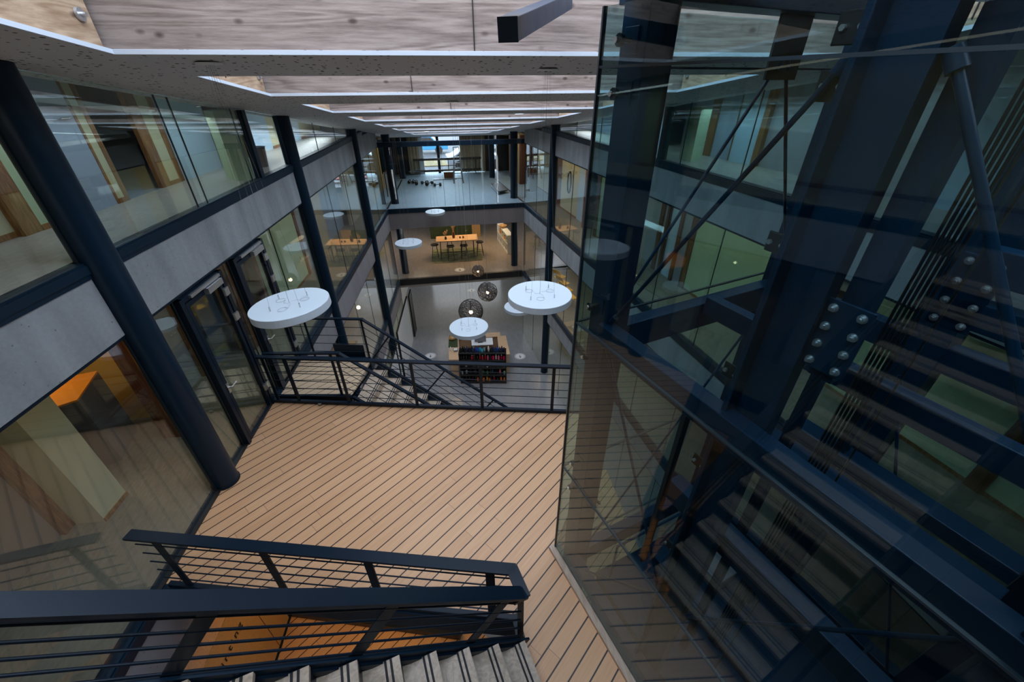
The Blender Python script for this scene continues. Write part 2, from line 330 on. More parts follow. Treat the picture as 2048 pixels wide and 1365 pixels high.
# ------------------------------------------------------------------ setting: floors, soffits, facades
COLS_L = [-0.75, 4.36, 9.75, 15.0]
YE = 18.6
def slab(side, y0, y1, o0, o1, z, m, lab, th=.1):
    struct('floor', MB().lp(y0, y1, o0, o1, z-th, z, side), m, lab, 'floor')
def soffit(side, y0, y1, o0, o1, z, lab):
    struct('ceiling', MB().lp(y0, y1, o0, o1, z-.06, z, side), M['plaster'], lab, 'ceiling')
LV = {'F3': (F3, 9.43, 10.05), 'F2': (F2, 6.09, 6.77), 'F1': (F1, 2.80, 3.40)}
struct('floor', MB().prism([(-9,-3),(12,-3),(12,31),(-9,31)], -.2, 0), M['gfloor'], 'grey cast floor of the hall at the bottom of the atrium', 'floor')
for side, nm in (('L','left'),('R','right')):
    ys0 = -2.5 if side == 'L' else -2.5
    slab(side, ys0, 27, .12, 5.5, F3, M['corr3'], f'pale corridor floor behind the top {nm} glazing')
    slab(side, ys0, YE, .12, 5.5, F2, M['corr'], f'speckled corridor floor behind the middle {nm} glazing')
    slab(side, ys0, YE+.15, .12, 5.5, F1, M['f1floor'] if side=='L' else M['corr'], f'corridor floor behind the lower {nm} glazing')
    soffit(side, ys0, 27, .26, 5.5, 9.95, f'soffit under the top {nm} corridor')
    soffit(side, ys0, YE, .26, 5.5, 6.6, f'soffit under the middle {nm} corridor')
    soffit(side, ys0, YE, .26, 5.5, 3.3, f'soffit under the lower {nm} corridor')
    struct('ceiling', MB().prism([(LP if side=='L' else RP)(*q) for q in ((ys0,.0),(27,.0),(27,5.5),(ys0,5.5))],
        [CZ(ys0)+.6,CZ(27)+.6,CZ(27)+.6,CZ(ys0)+.6],[CZ(ys0)+.75,CZ(27)+.75,CZ(27)+.75,CZ(ys0)+.75]), M['plaster'], f'sloping plaster ceiling over the top {nm} corridor','ceiling')
    cols = COLS_L if side == 'L' else [-0.75, 4.5, 9.75, 15.0]
    ends = [-2.5]+cols+[YE]
    for lv, (zf, zb, zt) in LV.items():
        word = {'F3':'top','F2':'middle','F1':'lower'}[lv]
        cm = M['concrete'] if lv == 'F3' or side=='R' or i < 2 else M['concrete2']
        for i in range(len(ends)-1):
            y0 = ends[i]+(.17 if i else 0); y1 = ends[i+1]-.17 if i < len(ends)-2 else YE
            if y1 < y0: continue
            bay = ['nearest','second','third','fourth','farthest'][i]
            if lv == 'F3':
                def top(y): return min(zt, CZ(y))
                F = LP if side=='L' else RP
                ya = min(y1, 17.35); q = [(y0,0),(ya,0),(ya,.25),(y0,.25)]
                mb = MB().prism([F(*p) for p in q], zb, [top(p[0]) for p in q])
                if y1 > ya: q = [(ya,0),(y1,0),(y1,.25),(ya,.25)]; mb.prism([F(*p) for p in q], zb, [top(p[0]) for p in q])
            else: mb = MB().lp(y0,y1,0,.25,zb,zt,side)
            struct(f'wall_{nm}', mb, cm, f'{bay} bare concrete fascia along the {word} {nm} gallery', 'fascia')
            ye = min(y1, 16.25) if lv == 'F3' else y1
            if ye > y0: struct('trim', MB().lp(y0,ye,-.012,.12,zt,zf,side).lp(y0,ye,-.03,-.012,zt+.05,zf-.02,side), M['steel'], f'{bay} dark steel channel under the {word} {nm} glazing', 'trim')
            struct('trim', MB().lp(y0,y1,.01,.2,zb-.035,zb,side), M['rail'], f'{bay} black shadow strip under the {word} {nm} fascia', 'trim')
    # glazing per level and bay
    for lv, (zg0, zg1) in {'top':(F3,None),'middle':(F2,9.395),'lower':(F1,6.055),'ground':(0.0,2.765)}.items():
        for i in range(len(ends)-1):
            bay = ['nearest','second','third','fourth','farthest'][i]
            y0 = ends[i]+(.17 if i else 0); y1 = ends[i+1]-.17 if i < len(ends)-2 else YE
            y1 = min(y1, 16.2) if lv=='top' else y1
            if y1 <= y0: continue
            n = max(1, round((y1-y0)/1.7)); mb = MB(); sl = MB()
            F = LP if side=='L' else RP
            cuts = [y0+(y1-y0)*k/n for k in range(n+1)]
            if side=='L' and lv=='middle' and i==1: cuts = [y0, 5.02]
            if side=='L' and lv=='middle' and i==2: cuts = [cuts[0]] + cuts[1:]
            spans = list(zip(cuts[:-1], cuts[1:]))
            if side=='L' and lv=='middle' and i==1: spans = [(y0,5.0),(6.02,6.36),(7.42,y1)]
            if side=='L' and lv=='top' and i==1: spans = [(y0+.08,6.45),(6.46,8.16),(8.28,y1)]
            for a, b in spans:
                q = [F(a+.004,.03),F(b-.004,.03),F(b-.004,.042),F(a+.004,.042)]
                zz = [CZ(a)-.01,CZ(b)-.01,CZ(b)-.01,CZ(a)-.01] if lv=='top' else zg1
                mb.prism(q, zg0, zz)
                sl.prism([F(b-.006,.028),F(b+.006,.028),F(b+.006,.044),F(b-.006,.044)], zg0, (CZ(b)-.02) if lv=='top' else zg1)
            w = struct('window', mb, M['glass'], f'{bay} glass bay of the {lv} {nm} gallery', 'glazing')
            sl.build('joint', M['seal'], w)
            fr = MB()
            if i: fr.lp(y0-.0,y0+.07,.0,.10,zg0, CZ(y0)-.02 if lv=='top' else zg1, side)
            if lv=='top' and side=='L' and i==1: fr.lp(8.16,8.28,-.01,.10,zg0,CZ(8.28)-.01,side)
            if i: fr.build('mullion', M['steel'], w)
for side, nm in (('L','left'),('R','right')):
    F = LP if side=='L' else RP
    q=[F(-2.5,.06),F(16.4,.06),F(16.4,.24),F(-2.5,.24)]
    struct(f'wall_{nm}', MB().prism(q,[CZ(-2.5)+.031,CZ(16.4)+.031,CZ(16.4)+.031,CZ(-2.5)+.031],[CZ(-2.5)+.75,CZ(16.4)+.75,CZ(16.4)+.75,CZ(-2.5)+.75]), M['plaster'], f'upstand above the top {nm} glazing','wall')
# round steel columns
def column(P, z0, z1, r, lab):
    c = MB().tube((P[0],P[1],z0),(P[0],P[1],z1), r, 40)
    o = c.build('steel_column', M['steel']); tag(o, lab, 'column')
    MB().tube((P[0],P[1],z0),(P[0],P[1],z0+.012), r+.012, 40).build('base_ring', M['black'], o)
    return o
for y, w in ((4.36,'thick dark round column at the left edge of the wooden deck, nearest the camera'),(9.75,'dark round column on the left facade behind the left hanging disc lamp'),(15.0,'dark round column on the left facade, the last before the far gym corner')):
    P = LP(y, .015 if y > 5 else .0); column(P, F2 if y < 5 else 0, CZ(y)-.005, .165 if y < 5 else .15, w)
for y, w in ((15.0,'dark round column on the right facade beside the far hanging disc lamps'),(9.75,'dark round column on the right facade seen through the glass lift shaft')):
    P = RP(y, .015); column(P, 0, CZ(y)-.005, .15, w)
# ------------------------------------------------------------------ rooms behind the glass
def yparam(side, p, z):
    P = at(p[0], p[1], z)
    off = (XL(P.y)-P.x)*.997 if side=='L' else (P.x-XR(P.y))*.996
    return P.y - (_nl.y if side=='L' else _nr.y)*off
def rooms(side, z0, top, segs, word):
    nm = 'left' if side=='L' else 'right'
    for y0, y1, m, o0, o1, zh, what in segs:
        F = LP if side=='L' else RP
        if zh is None and top is None:
            q=[F(y0,o0),F(y1,o0),F(y1,o1),F(y0,o1)]; mb = MB().prism(q, z0, [CZ(y0)+.6,CZ(y1)+.6,CZ(y1)+.6,CZ(y0)+.6])
        else: mb = MB().lp(y0,y1,o0,o1,z0,zh or top,side)
        kind = 'door' if 'door' in what else ('trim' if 'post' in what else f'wall_{nm}')
        o = struct(kind, mb, M[m], f'{what} along the {word} {nm} corridor', {'door':'door','trim':'trim'}.get(kind,'wall'))
        if kind == 'door':
            zc = z0+1.05; ph = F(y1-.12, o0-.05); pa = F(y1-.12, o0); pb = F(y1-.26, o0-.05)
            MB().tube((pa[0],pa[1],zc),(ph[0],ph[1],zc),.011,8).tube((ph[0],ph[1],zc),(pb[0],pb[1],zc),.011,8).build('door_handle', M['chrome'], o)
        if kind.startswith('wall') and m in ('cream','greencream'):
            MB().lp(y0,y1,o0-.012,o0,z0,z0+.06,side).build('skirting', M['oakpost'], o)
y = lambda p: yparam('L', p, F3)
B = [y(p) for p in ((244.5,408),(248.5,406.5),(262,402),(267,401),(318,378),(341,370),(361,364),(373,361),(439,344))]
rooms('L', F3, None, [
 (-2.5,3.2,'cream',1.3,1.5,None,'cream wall panel nearest the camera'),(3.2,4.0,'ochre',1.3,1.5,None,'ochre wall panel'),(4.0,4.1,'oakpost',1.2,1.4,None,'oak post'),
 (4.1,5.12,'cream',1.32,1.5,None,'warm cream wall panel'),(5.12,5.34,'oakpost',1.235,1.4,None,'wide oak post'),(5.34,5.62,'greencream',1.24,1.4,None,'pale green wall panel'),
 (5.62,B[0],'bluedoor',1.24,1.3,None,'wide grey blue door'),(B[0],B[1],'oakpost',1.235,1.32,None,'slim oak post'),(B[1],B[2],'cream',1.24,1.32,None,'slim cream wall strip'),
 (B[2],B[3]+.05,'oakpost',1.235,1.32,None,'second slim oak post'),(B[3],B[4],'darkroom',2.6,2.7,None,'shaded blue wall of the open room'),(B[4]+.05,B[5]-.02,'oakpost',1.235,1.3,None,'broad oak post right of the open room'),
 (B[5]-.02,B[6],'cream',1.24,1.4,None,'bright cream wall strip'),(B[6],B[7],'oakpost',1.235,1.3,None,'oak post left of the pale door'),(B[7],B[8]+.5,'whitedoor',1.22,1.28,None,'pale blue door'),
 (B[8]+.3,10.6,'whitedoor',1.9,2.0,None,'pale blue wall of the recess'),(10.6,10.75,'oakpost',1.2,1.3,None,'oak post past the recess'),(10.75,12.0,'whitedoor',1.25,1.3,None,'second pale door'),(12.0,12.6,'cream',1.25,1.35,None,'far cream wall panel'),
 (12.6,12.75,'redwood',1.2,1.35,None,'far brown post'),(12.75,14.1,'whitedoor',1.25,1.3,None,'third pale door'),(14.1,16,'cream',1.25,1.35,None,'farthest cream wall panel')], 'top')
khb = MB().prism([LP(7.9,.30),LP(8.14,.10),LP(8.5,.4),LP(8.26,.62)], F3, [CZ(8.2)-.02]*4); struct('wall_left', khb, M['greencream'], 'khaki cupboard end right behind the top left glazing', 'wall')
yy = lambda p: yparam('L', p, F2)
rooms('L', F2, 9.6, [
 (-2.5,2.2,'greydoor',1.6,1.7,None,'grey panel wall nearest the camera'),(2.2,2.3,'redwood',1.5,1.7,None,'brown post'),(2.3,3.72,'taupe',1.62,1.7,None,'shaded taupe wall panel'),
 (3.72,3.86,'redwood',1.55,1.75,None,'brown post beside the cream pillar'),(3.86,4.26,'cream',1.2,1.65,None,'cream pillar with wooden skirting'),(4.26,4.34,'redwood',1.6,1.75,None,'slim brown post'),
 (5.82,5.92,'ochre',1.62,4.4,None,'ochre partition of the open room'),(3.0,5.9,'ochre',4.4,4.5,None,'ochre back wall of the open room'),(5.30,5.44,'redwood',1.12,1.35,None,'dark brown post left of the cream strip'),(5.44,5.62,'cream',1.16,1.35,None,'narrow cream wall strip'),
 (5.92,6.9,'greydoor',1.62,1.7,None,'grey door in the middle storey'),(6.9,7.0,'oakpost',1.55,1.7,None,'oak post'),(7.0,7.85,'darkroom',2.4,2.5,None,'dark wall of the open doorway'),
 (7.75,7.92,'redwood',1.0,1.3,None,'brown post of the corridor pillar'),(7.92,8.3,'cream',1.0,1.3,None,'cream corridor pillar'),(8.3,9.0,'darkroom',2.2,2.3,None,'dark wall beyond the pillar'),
 (9.0,9.15,'redwood',1.1,1.3,None,'brown post before the green wall'),(9.15,11.6,'greencream',1.12,1.3,None,'pale green wall panel'),(11.6,11.75,'redwood',1.1,1.3,None,'brown post past the green wall'),
 (11.75,13,'greydoor',1.2,1.3,None,'second grey door'),(13,14.2,'curtain',1.2,1.3,None,'beige wall panel'),(14.2,16.4,'bluedoor',1.3,1.4,None,'blue grey wall panel'),(16.4,YE,'curtain',1.0,1.1,None,'sand coloured wall panel')], 'middle')
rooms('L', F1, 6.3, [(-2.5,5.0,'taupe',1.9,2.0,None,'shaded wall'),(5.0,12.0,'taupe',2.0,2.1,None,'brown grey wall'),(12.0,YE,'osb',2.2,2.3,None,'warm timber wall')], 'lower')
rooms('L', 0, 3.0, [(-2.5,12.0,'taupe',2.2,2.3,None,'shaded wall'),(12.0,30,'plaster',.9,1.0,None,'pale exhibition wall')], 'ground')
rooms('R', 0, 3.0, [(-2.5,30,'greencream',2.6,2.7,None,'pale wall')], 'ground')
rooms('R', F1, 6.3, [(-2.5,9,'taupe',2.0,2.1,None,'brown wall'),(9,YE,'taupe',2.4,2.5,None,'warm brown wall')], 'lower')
yr = lambda p: yparam('R', p, F3)
D = [yr(p) for p in ((1343,325),(1371,324),(1380,322),(1402,315),(1438,322),(1455,321),(1503,331),(1516,333),(1600,350),(1650,365))]
rooms('R', F3, None, [
 (-2.5,2.6,'greencream',1.3,1.4,None,'pale green wall panel nearest the camera'),(2.6,2.75,'oakpost',1.2,1.4,None,'oak post'),(2.75,3.6,'whitedoor',1.3,1.35,None,'pale door seen through the lift cables'),
 (3.6,4.5,'whitedoor',1.25,1.3,None,'tall white door leaf seen through the lift'),(4.5,4.65,'oakpost',1.2,1.35,None,'second oak post'),(4.65,5.6,'greydoor',1.3,1.35,None,'grey wall panel behind the lift posts'),
 (5.6,6.1,'whitedoor',1.25,1.3,None,'slim white door leaf beside the lift post'),(6.1,D[7],'greydoor',1.34,1.4,None,'shaded grey wall panel'),(D[7],D[6],'oakpost',1.25,1.4,None,'brown oak post right of the pale door'),
 (D[6],D[5],'whitedoor',1.28,1.34,None,'pale blue door in the middle of the lift glass'),(D[5],D[4],'oakpost',1.25,1.4,None,'oak post left of the pale door'),(D[4],D[3]+.1,'bluedoor',1.3,1.36,None,'grey blue door'),
 (D[3]+.1,D[3]+.3,'oakpost',1.25,1.4,None,'slim oak post'),(D[3]+.3,10.5,'bluedoor',1.8,1.9,None,'blue wall of the recess'),(10.5,12,'whitedoor',1.25,1.3,None,'far pale door'),(12,12.2,'redwood',1.2,1.3,None,'far brown post'),
 (12.2,14,'bluedoor',1.25,1.3,None,'far blue door'),(14,16,'whitedoor',1.25,1.3,None,'farthest white door')], 'top')
struct('wall_right', MB().prism([RP(8.15,.42),RP(8.3,.78),RP(8.7,.78),RP(8.55,.42)], F3, [CZ(8.7)-.02]*4), M['greencream'], 'pale cupboard end close behind the top right glazing', 'wall')
struct('trim', MB().lp(8.55,8.72,.0,.12,F3,CZ(8.72)-.02,'R'), M['steel'], 'dark mullion of the top right glazing seen through the lift', 'trim')
yq = lambda p: yparam('R', p, F2)
rooms('R', F2, 9.6, [
 (-2.5,2.2,'greencream',1.5,1.6,None,'green wall panel nearest the camera'),(2.2,2.4,'redwood',1.45,1.6,None,'brown post'),(2.4,4.6,'greencream',1.5,1.6,None,'second green wall panel'),(4.6,4.75,'redwood',1.4,1.6,None,'brown post right of the shelf'),
 (4.75,5.75,'plaster',1.9,2.0,None,'pale niche wall behind the shelf'),(5.75,5.95,'redwood',1.4,1.6,None,'brown post left of the shelf'),(5.95,8.75,'greencream',1.48,1.6,None,'large pale green wall panel'),
 (8.75,8.95,'redwood',1.45,1.6,None,'brown post beside the green panel'),(8.95,9.3,'greydoor',1.5,1.6,None,'narrow grey panel'),(9.3,9.42,'redwood',1.45,1.6,None,'brown post'),(9.42,9.85,'whitedoor',1.5,1.6,None,'narrow pale blue door'),
 (9.85,10.0,'redwood',1.45,1.6,None,'brown post left of the narrow door'),(10.0,10.15,'greydoor',1.5,1.6,None,'thin grey strip'),(10.15,10.3,'redwood',1.45,1.6,None,'slim brown post'),(10.3,11.5,'greydoor',1.6,1.7,None,'grey door'),(11.5,11.65,'redwood',1.45,1.6,None,'brown post past the grey door'),
 (11.65,13.3,'greencream',1.1,1.6,None,'pale green pillar'),(13.3,13.5,'redwood',1.05,1.6,None,'brown frame of the ladder shelf'),(13.5,14.3,'greencream',1.7,1.8,None,'pale niche'),(14.3,14.5,'redwood',1.05,1.6,None,'outer brown frame of the ladder shelf'),
 (14.5,15.6,'whitedoor',1.3,1.4,None,'bluish wall panel'),(15.6,17.4,'cream',1.3,1.4,None,'cream wall with coat hooks'),(17.4,18.0,'redwood',1.3,1.4,None,'dark brown post at the gym corner'),(18.0,YE+8,'cream',1.6,1.7,None,'gym corridor wall')], 'middle')
for side, nm in (('L','left'),('R','right')):
    for z0, z1, w in ((0,3.2,'ground'),(F1,6.54,'lower'),(F2,9.89,'middle')):
        struct(f'wall_{nm}', MB().lp(-2.6,27,5.4,5.5,z0,z1,side), M['plaster'], f'outer wall of the {w} {nm} rooms','wall')
    q=[(LP if side=='L' else RP)(*p) for p in ((-2.6,5.4),(27,5.4),(27,5.5),(-2.6,5.5))]
    struct(f'wall_{nm}', MB().prism(q,F3,[CZ(-2.6)+.6,CZ(27)+.6+.6,CZ(27)+1.2,CZ(-2.6)+.6]), M['plaster'], f'outer wall of the top {nm} rooms','wall')
    for z0,z1,w in ((F3,13.0,'top'),(F2,9.89,'middle'),(F1,6.54,'lower'),(0,3.2,'ground')):
        struct('wall_front', MB().lp(-2.6,-2.5,.1,5.5,z0,z1,side), M['taupe'], f'end wall of the {w} {nm} corridor behind the camera','wall')
struct('floor', MB().lp(B[3]+.05,B[4],1.26,2.6,F3,F3+.006), M['darkroom'], 'dark blue carpet of the open room behind the top left glazing','floor')
struct('floor', MB().lp(6.95,7.85,1.5,2.4,F2,F2+.006), M['darkroom'], 'dark carpet in the doorway behind the second glass door','floor')
def shelf_rungs(y0, y1, o, z, lab):
    t = thing('wall_shelf', lab, 'shelf', (*RP((y0+y1)/2,o), z))
    for k in range(7): MB().lp(y0,y1,o-.05,o+.2,z+.3+k*.32,z+.33+k*.32,'R').build('shelf_board', M['black'], t)
    for q in (y0,y1-.03): MB().lp(q,q+.03,o-.05,o+.2,z,z+2.35,'R').build('upright', M['black'], t)
shelf_rungs(13.52,14.28,1.3,F2,'black open ladder shelf between brown frames, beside the far right column')
shelf_rungs(4.8,5.7,1.5,F2,'black open shelf between brown posts seen through the lift shaft')
# cabinet with orange top in the open room, left
ct = thing('office_cabinet','anthracite cabinet with bright orange top in the open room at left','cabinet',(-5.2,5.0,F2))
cp = [(-4.93,5.04),(-5.10,5.72),(-6.1,5.45),(-5.75,4.55)]
MB().prism(cp,F2,F2+1.12).build('body',M['anthracite'],ct); MB().prism(cp,F2+1.12,F2+1.145).build('top',M['orange'],ct)
P0 = Vector((-4.93,5.04,0)); P1 = Vector((-5.75,4.55,0)); Pm=(P0+P1)/2
MB().bar((Pm.x+.004,Pm.y-.008,F2+.02),(Pm.x+.004,Pm.y-.008,F2+1.1),.012,.012).build('door_gap',M['black'],ct)
# waste bin on the upper left gallery, by the near column
def bin_(P, z, lab):
    t = thing('waste_bin', lab, 'bin', (P[0],P[1],z)); MB().lathe([(.10,0),(.13,.34),(.145,.36),(.125,.36),(.095,.02)],(P[0],P[1],z),24).build('body',M['anthracite'],t)
    MB().tube((P[0],P[1],z+.3),(P[0],P[1],z+.305),.12,20).build('liner',M['black'],t)
bin_(LP(4.62,.22), F3, 'dark waste bin on the top left gallery just behind the near column')
bin_(LP(9.35,.45), F3, 'dark waste bin on the top left gallery beside the second column')
# ------------------------------------------------------------------ sloping ceiling with skylights
FAR = [1.58,4.11,6.63,9.2,11.68,14.02,16.5,18.7,20.7]; NEAR = [f-1.55 for f in FAR[:5]]+[f-1.42 for f in FAR[5:]]
def ol(yv): return XL(yv)+1.0+.013*yv
def orr(yv): return XR(yv)-1.14
ce = MB(); T = .03
def cq(p, z0=0.0, z1=T): ce.prism(p, [CZ(q[1])+z0 for q in p], [CZ(q[1])+z1 for q in p])
Y0, Y1 = -2.5, 23.6
cq([(XL(Y0)-.3,Y0),(ol(Y0),Y0),(ol(Y1),Y1),(XL(Y1)-.3,Y1)]); cq([(orr(Y0),Y0),(XR(Y0)+.3,Y0),(XR(Y1)+.3,Y1),(orr(Y1),Y1)])
bands = [(Y0,NEAR[0])]+[(FAR[i],NEAR[i+1]) for i in range(len(FAR)-1)]+[(FAR[-1],Y1)]
for a, b in bands: cq([(ol(a),a),(orr(a),a),(orr(b),b),(ol(b),b)])
struct('ceiling', ce, M['ceil'], 'sloping perforated acoustic ceiling with skylight openings over the atrium', 'ceiling')
ords = ['overhead','nearest','second','third','fourth','fifth','sixth','seventh','farthest']
for i, (n, f) in enumerate(zip(NEAR, FAR)):
    mb = MB(); e = .012
    for (a, b) in (((ol(n),n),(orr(n),n)),((orr(n),n),(orr(f),f)),((orr(f),f),(ol(f),f)),((ol(f),f),(ol(n),n))):
        A = Vector((a[0],a[1],CZ(a[1])+.013)); Bv = Vector((b[0],b[1],CZ(b[1])+.013)); mb.bar(A, Bv, .024, .03)
    struct('trim', mb, M['lip'], f'white edge frame of the {ords[i]} skylight opening', 'trim')
def hz(yv, h): return CZ(yv)+h
for i, (a, b) in enumerate(bands):
    aa, bb = a+.03, b-.03; hb = 1.35
    if aa >= bb: continue
    q = [(ol(aa)-.4,aa),(orr(aa)+.4,aa),(orr(bb)+.4,bb),(ol(bb)-.4,bb)]
    o = struct('wall_beam', MB().prism(q,[hz(p[1],.032) for p in q],[hz(p[1],hb) for p in q]), M['pine'], f'{(["first"]+ords)[i]} larch clad roof beam across the skylights', 'beam')
    xm = .42 if i % 2 == 0 else -.2
    for xj in (xm,):
        MB().box((xj,aa-.003,hz(aa,.032)+.6),(.008,.012,1.2)).build('board_joint', M['black'], o)
for side in ('L','R'):
    fx = (lambda yv: ol(yv)-.03) if side=='L' else (lambda yv: orr(yv)+.03)
    sg = -1 if side=='L' else 1
    for i, (n, f) in enumerate(zip(NEAR, FAR)):
        a, b = n+.02, f-.02
        q = [(fx(a),a),(fx(b),b),(fx(b)+sg*.35,b),(fx(a)+sg*.35,a)]
        o = struct('wall_cheek', MB().prism(q,[hz(p[1],.032) for p in q],[hz(p[1],1.35) for p in q]), M['pine_side'], f'{"left" if side=="L" else "right"} larch clad cheek of the {ords[i]} skylight', 'cladding')
        for hh in (.2,.62):
            yb = b-.1; xb = fx(yb)
            MB().tube((xb,yb,hz(yb,hh)),(xb-sg*.02,yb,hz(yb,hh)),.04,16).tube((xb-sg*.02,yb,hz(yb,hh)),(xb-sg*.05,yb,hz(yb,hh)),.016,6).build('bolt', M['alu'], o)
        ym = n+.62; MB().bar((fx(ym)-sg*.003,ym,hz(ym,.07)),(fx(ym)-sg*.003,ym,hz(ym,1.3)),.008,.01).build('board_joint', M['black'], o)
# ------------------------------------------------------------------ wooden deck, stairs, railings
E1 = Vector((.972,-.236,0)); SD = Vector((-.975,-.221,0)).normalized(); SN = Vector((SD.y,-SD.x,0)); SN = SN if SN.y < 0 else -SN
U = Vector((.27,-.963,0)).normalized(); V = Vector((.963,.27,0)).normalized(); C0 = Vector((.96,2.61,0))
def GC(t, o, z): p = C0+U*t+V*o; return Vector((p.x,p.y,z))
S0 = Vector((.36,1.76,0)); SW = 1.18
near0 = S0+SN*SW
A_ = (-3.37,2.98); B_ = (-3.15,6.02); Cc = (1.74,4.83); Dd = (2.35,4.68)
dk = [A_,(.36,1.97),(.38,1.74),(S0.x,S0.y),(near0.x,near0.y),(1.3,-1.6)]+[(GC(4.2,0,0).x,GC(4.2,0,0).y),(C0.x,C0.y),Dd,B_]
struct('floor', MB().prism(dk, F2-.05, F2), M['deck'], 'wooden deck of diagonal oak boards with dark gaps', 'deck')
struct('trim', MB().bar((-3.13,6.05,F2-.10),(2.33,4.72,F2-.10),.09,.2), M['rail'], 'black steel edge channel along the far side of the deck', 'trim')
struct('trim', MB().bar((-3.4,2.95,F2-.14),(.38,1.93,F2-.14),.06,.28), M['steel'], 'dark steel edge channel along the stair opening in the deck', 'trim')
struct('trim', MB().prism([LP(2.7,-.02),LP(5.98,-.02),LP(5.98,.03),LP(2.7,.03)],F2,F2+.02), M['black'], 'black glazing channel along the left side of the deck', 'trim')
a = GC(-.03,-.035,F2+.02); b = GC(2.2,-.035,F2+.02)
struct('trim', MB().bar(a,b,.07,.05), M['trim_oak'], 'pale oak edge trim at the foot of the lift glass', 'trim')
struct('floor', MB().prism([LP(2.2,0),(.6,1.5),(.9,2.5),(-.4,3.6),LP(6.0,0)], F1-.05, F1), M['deck_low'], 'lower wooden deck seen through the stair opening', 'deck')
struct('trim', MB().bar(Vector((-3.3,4.15,F1+.05)),Vector((-.35,3.25,F1+.05)),.08,.16), M['rail'], 'black edge channel of the lower wooden deck', 'trim')
def flight(label, p0, d, n, side, w, z0, rise, going, up=True, name='staircase'):
    t = thing(name, label, 'staircase', (p0.x,p0.y,z0 if up else z0-n*rise))
    sg = 1 if up else -1
    for k in range(n):
        z = z0+(k+1)*rise if up else z0-(k+1)*rise
        s = k*going
        f0 = p0+d*(s-.02); f1 = p0+d*(s+going+.015)
        q = [f0, f1, f1+side*w, f0+side*w]
        tr = MB().prism([(p.x,p.y) for p in q], z-.04, z).build('tread', M['tread'], t)
        st = MB()
        for e in ((.035,.052),(.075,.092)) if up else ((going-.06,going-.043),(going-.02,going-.003)):
            g0 = p0+d*(s+e[0]); g1 = p0+d*(s+e[1])
            st.prism([(p.x,p.y) for p in (g0,g1,g1+side*w,g0+side*w)], z, z+.003)
        st.build('grip_strip', M['rubber'], tr)
        if up:
            MB().prism([(p.x,p.y) for p in (f1-d*.03,f1-d*.02,f1-d*.02+side*w,f1-d*.03+side*w)], z, z+rise-.04).build('riser', M['rail'], tr) if k < n-1 else None
        if not up:
            r0 = p0+d*(s+going-.012); r1 = p0+d*(s+going)
            MB().prism([(p.x,p.y) for p in (r0,r1,r1+side*w,r0+side*w)], z-rise+.002, z-.04).build('riser', M['tread'], tr)
    for off in (-.02, w+.02):
        a = p0+side*off; bb = p0+side*off+d*(n*going)
        sl0 = .035 if up else -.36
        if not up and off > 0: sl0 = -.2
        za = z0+sl0; zb = z0+sl0+sg*n*rise
        MB().bar((a.x,a.y,za),(bb.x,bb.y,zb),.02,.26).build('stringer', M['steel'], t)
    return t
flight('upper staircase of oak treads with double black grip strips, in the foreground', S0+SN*.09, SD, 14, SN, SW, F2, .2031, .262)
# ---- railing pieces
def rail_run(t, a, b, h, bars, posts, wid=.075, lean=True, ext=(0,0), curb=True, nrm=None, r=.0075, pw=.06, cw=.05):
    """a, b: foot line ends; h: height of handrail above foot line"""
    a, b = Vector(a), Vector(b); d = (b-a).normalized(); L = (b-a).length
    up = Vector((0,0,1)); sd = d.cross(up).normalized(); pu = sd.cross(d).normalized()
    if pu.z < 0: pu = -pu
    hv = pu*(h*pu.z) if lean else up*h
    ha, hb = a+hv-d*ext[0], b+hv+d*ext[1]
    MB().bar(ha, hb, wid, .028).build('handrail', M['rail'], t)
    for k in range(bars):
        f = (k+1)/(bars+1.0)
        MB().tube(a+hv*f-d*ext[0]*(f if ext[0] > .3 or ext[0] < 0 else .8), b+hv*f+d*ext[1]*.8, r, 8).build('rail_bar', M['rail'], t)
    for s in posts:
        p = a+d*s
        MB().bar(p, p+hv-hv.normalized()*.012, .012, pw, up=d).build('post', M['rail'], t)
    if curb: MB().bar(a+pu*.02, b+pu*.02, cw, .05).build('foot_rail', M['rail'], t)
g0 = Vector((-3.29,2.945,F2+.02)); g1 = Vector((.36,1.945,F2+.02)); LG = (g1-g0).length
t = thing('stair_railing','black steel railing round the stair opening in the foreground, turning up along the stairs','railing',(.36,1.9,F2))
def gdist(p): P = at(p[0],p[1],F2); return (Vector((P.x,P.y,0))-Vector((g0.x,g0.y,0))).dot((g1-g0).normalized())
rail_run(t, g0, g1, .93, 5, [gdist(p) for p in ((388,1172),(585,1183),(775,1190))]+[3.55], .105, True, (0,0), True, pw=.085)
MB().bar((.33,1.97,F2+.95),(.395,1.70,F2+.95),.105,.028).bar((.405,1.74,F2+.95),(.28,1.69,F2+1.0),.105,.028).build('handrail', M['rail'], t)
MB().bar((.36,1.98,F2+.03),(.38,1.76,F2+.03),.08,.06).build('foot_rail', M['rail'], t)
MB().bar((.375,1.77,F2),(.375,1.77,F2+.93),.02,.055).build('post', M['rail'], t)
s0 = Vector((.345,1.705,F2+.10)); slope = .767; run = 3.75
s1 = Vector((s0.x+SD.x*run, s0.y+SD.y*run, s0.z+slope*run))
rail_run(t, s0, s1, .93, 5, [.65,1.68,2.76,3.9], .115, True, (-.53,0), True, r=.009, pw=.095, cw=.10)
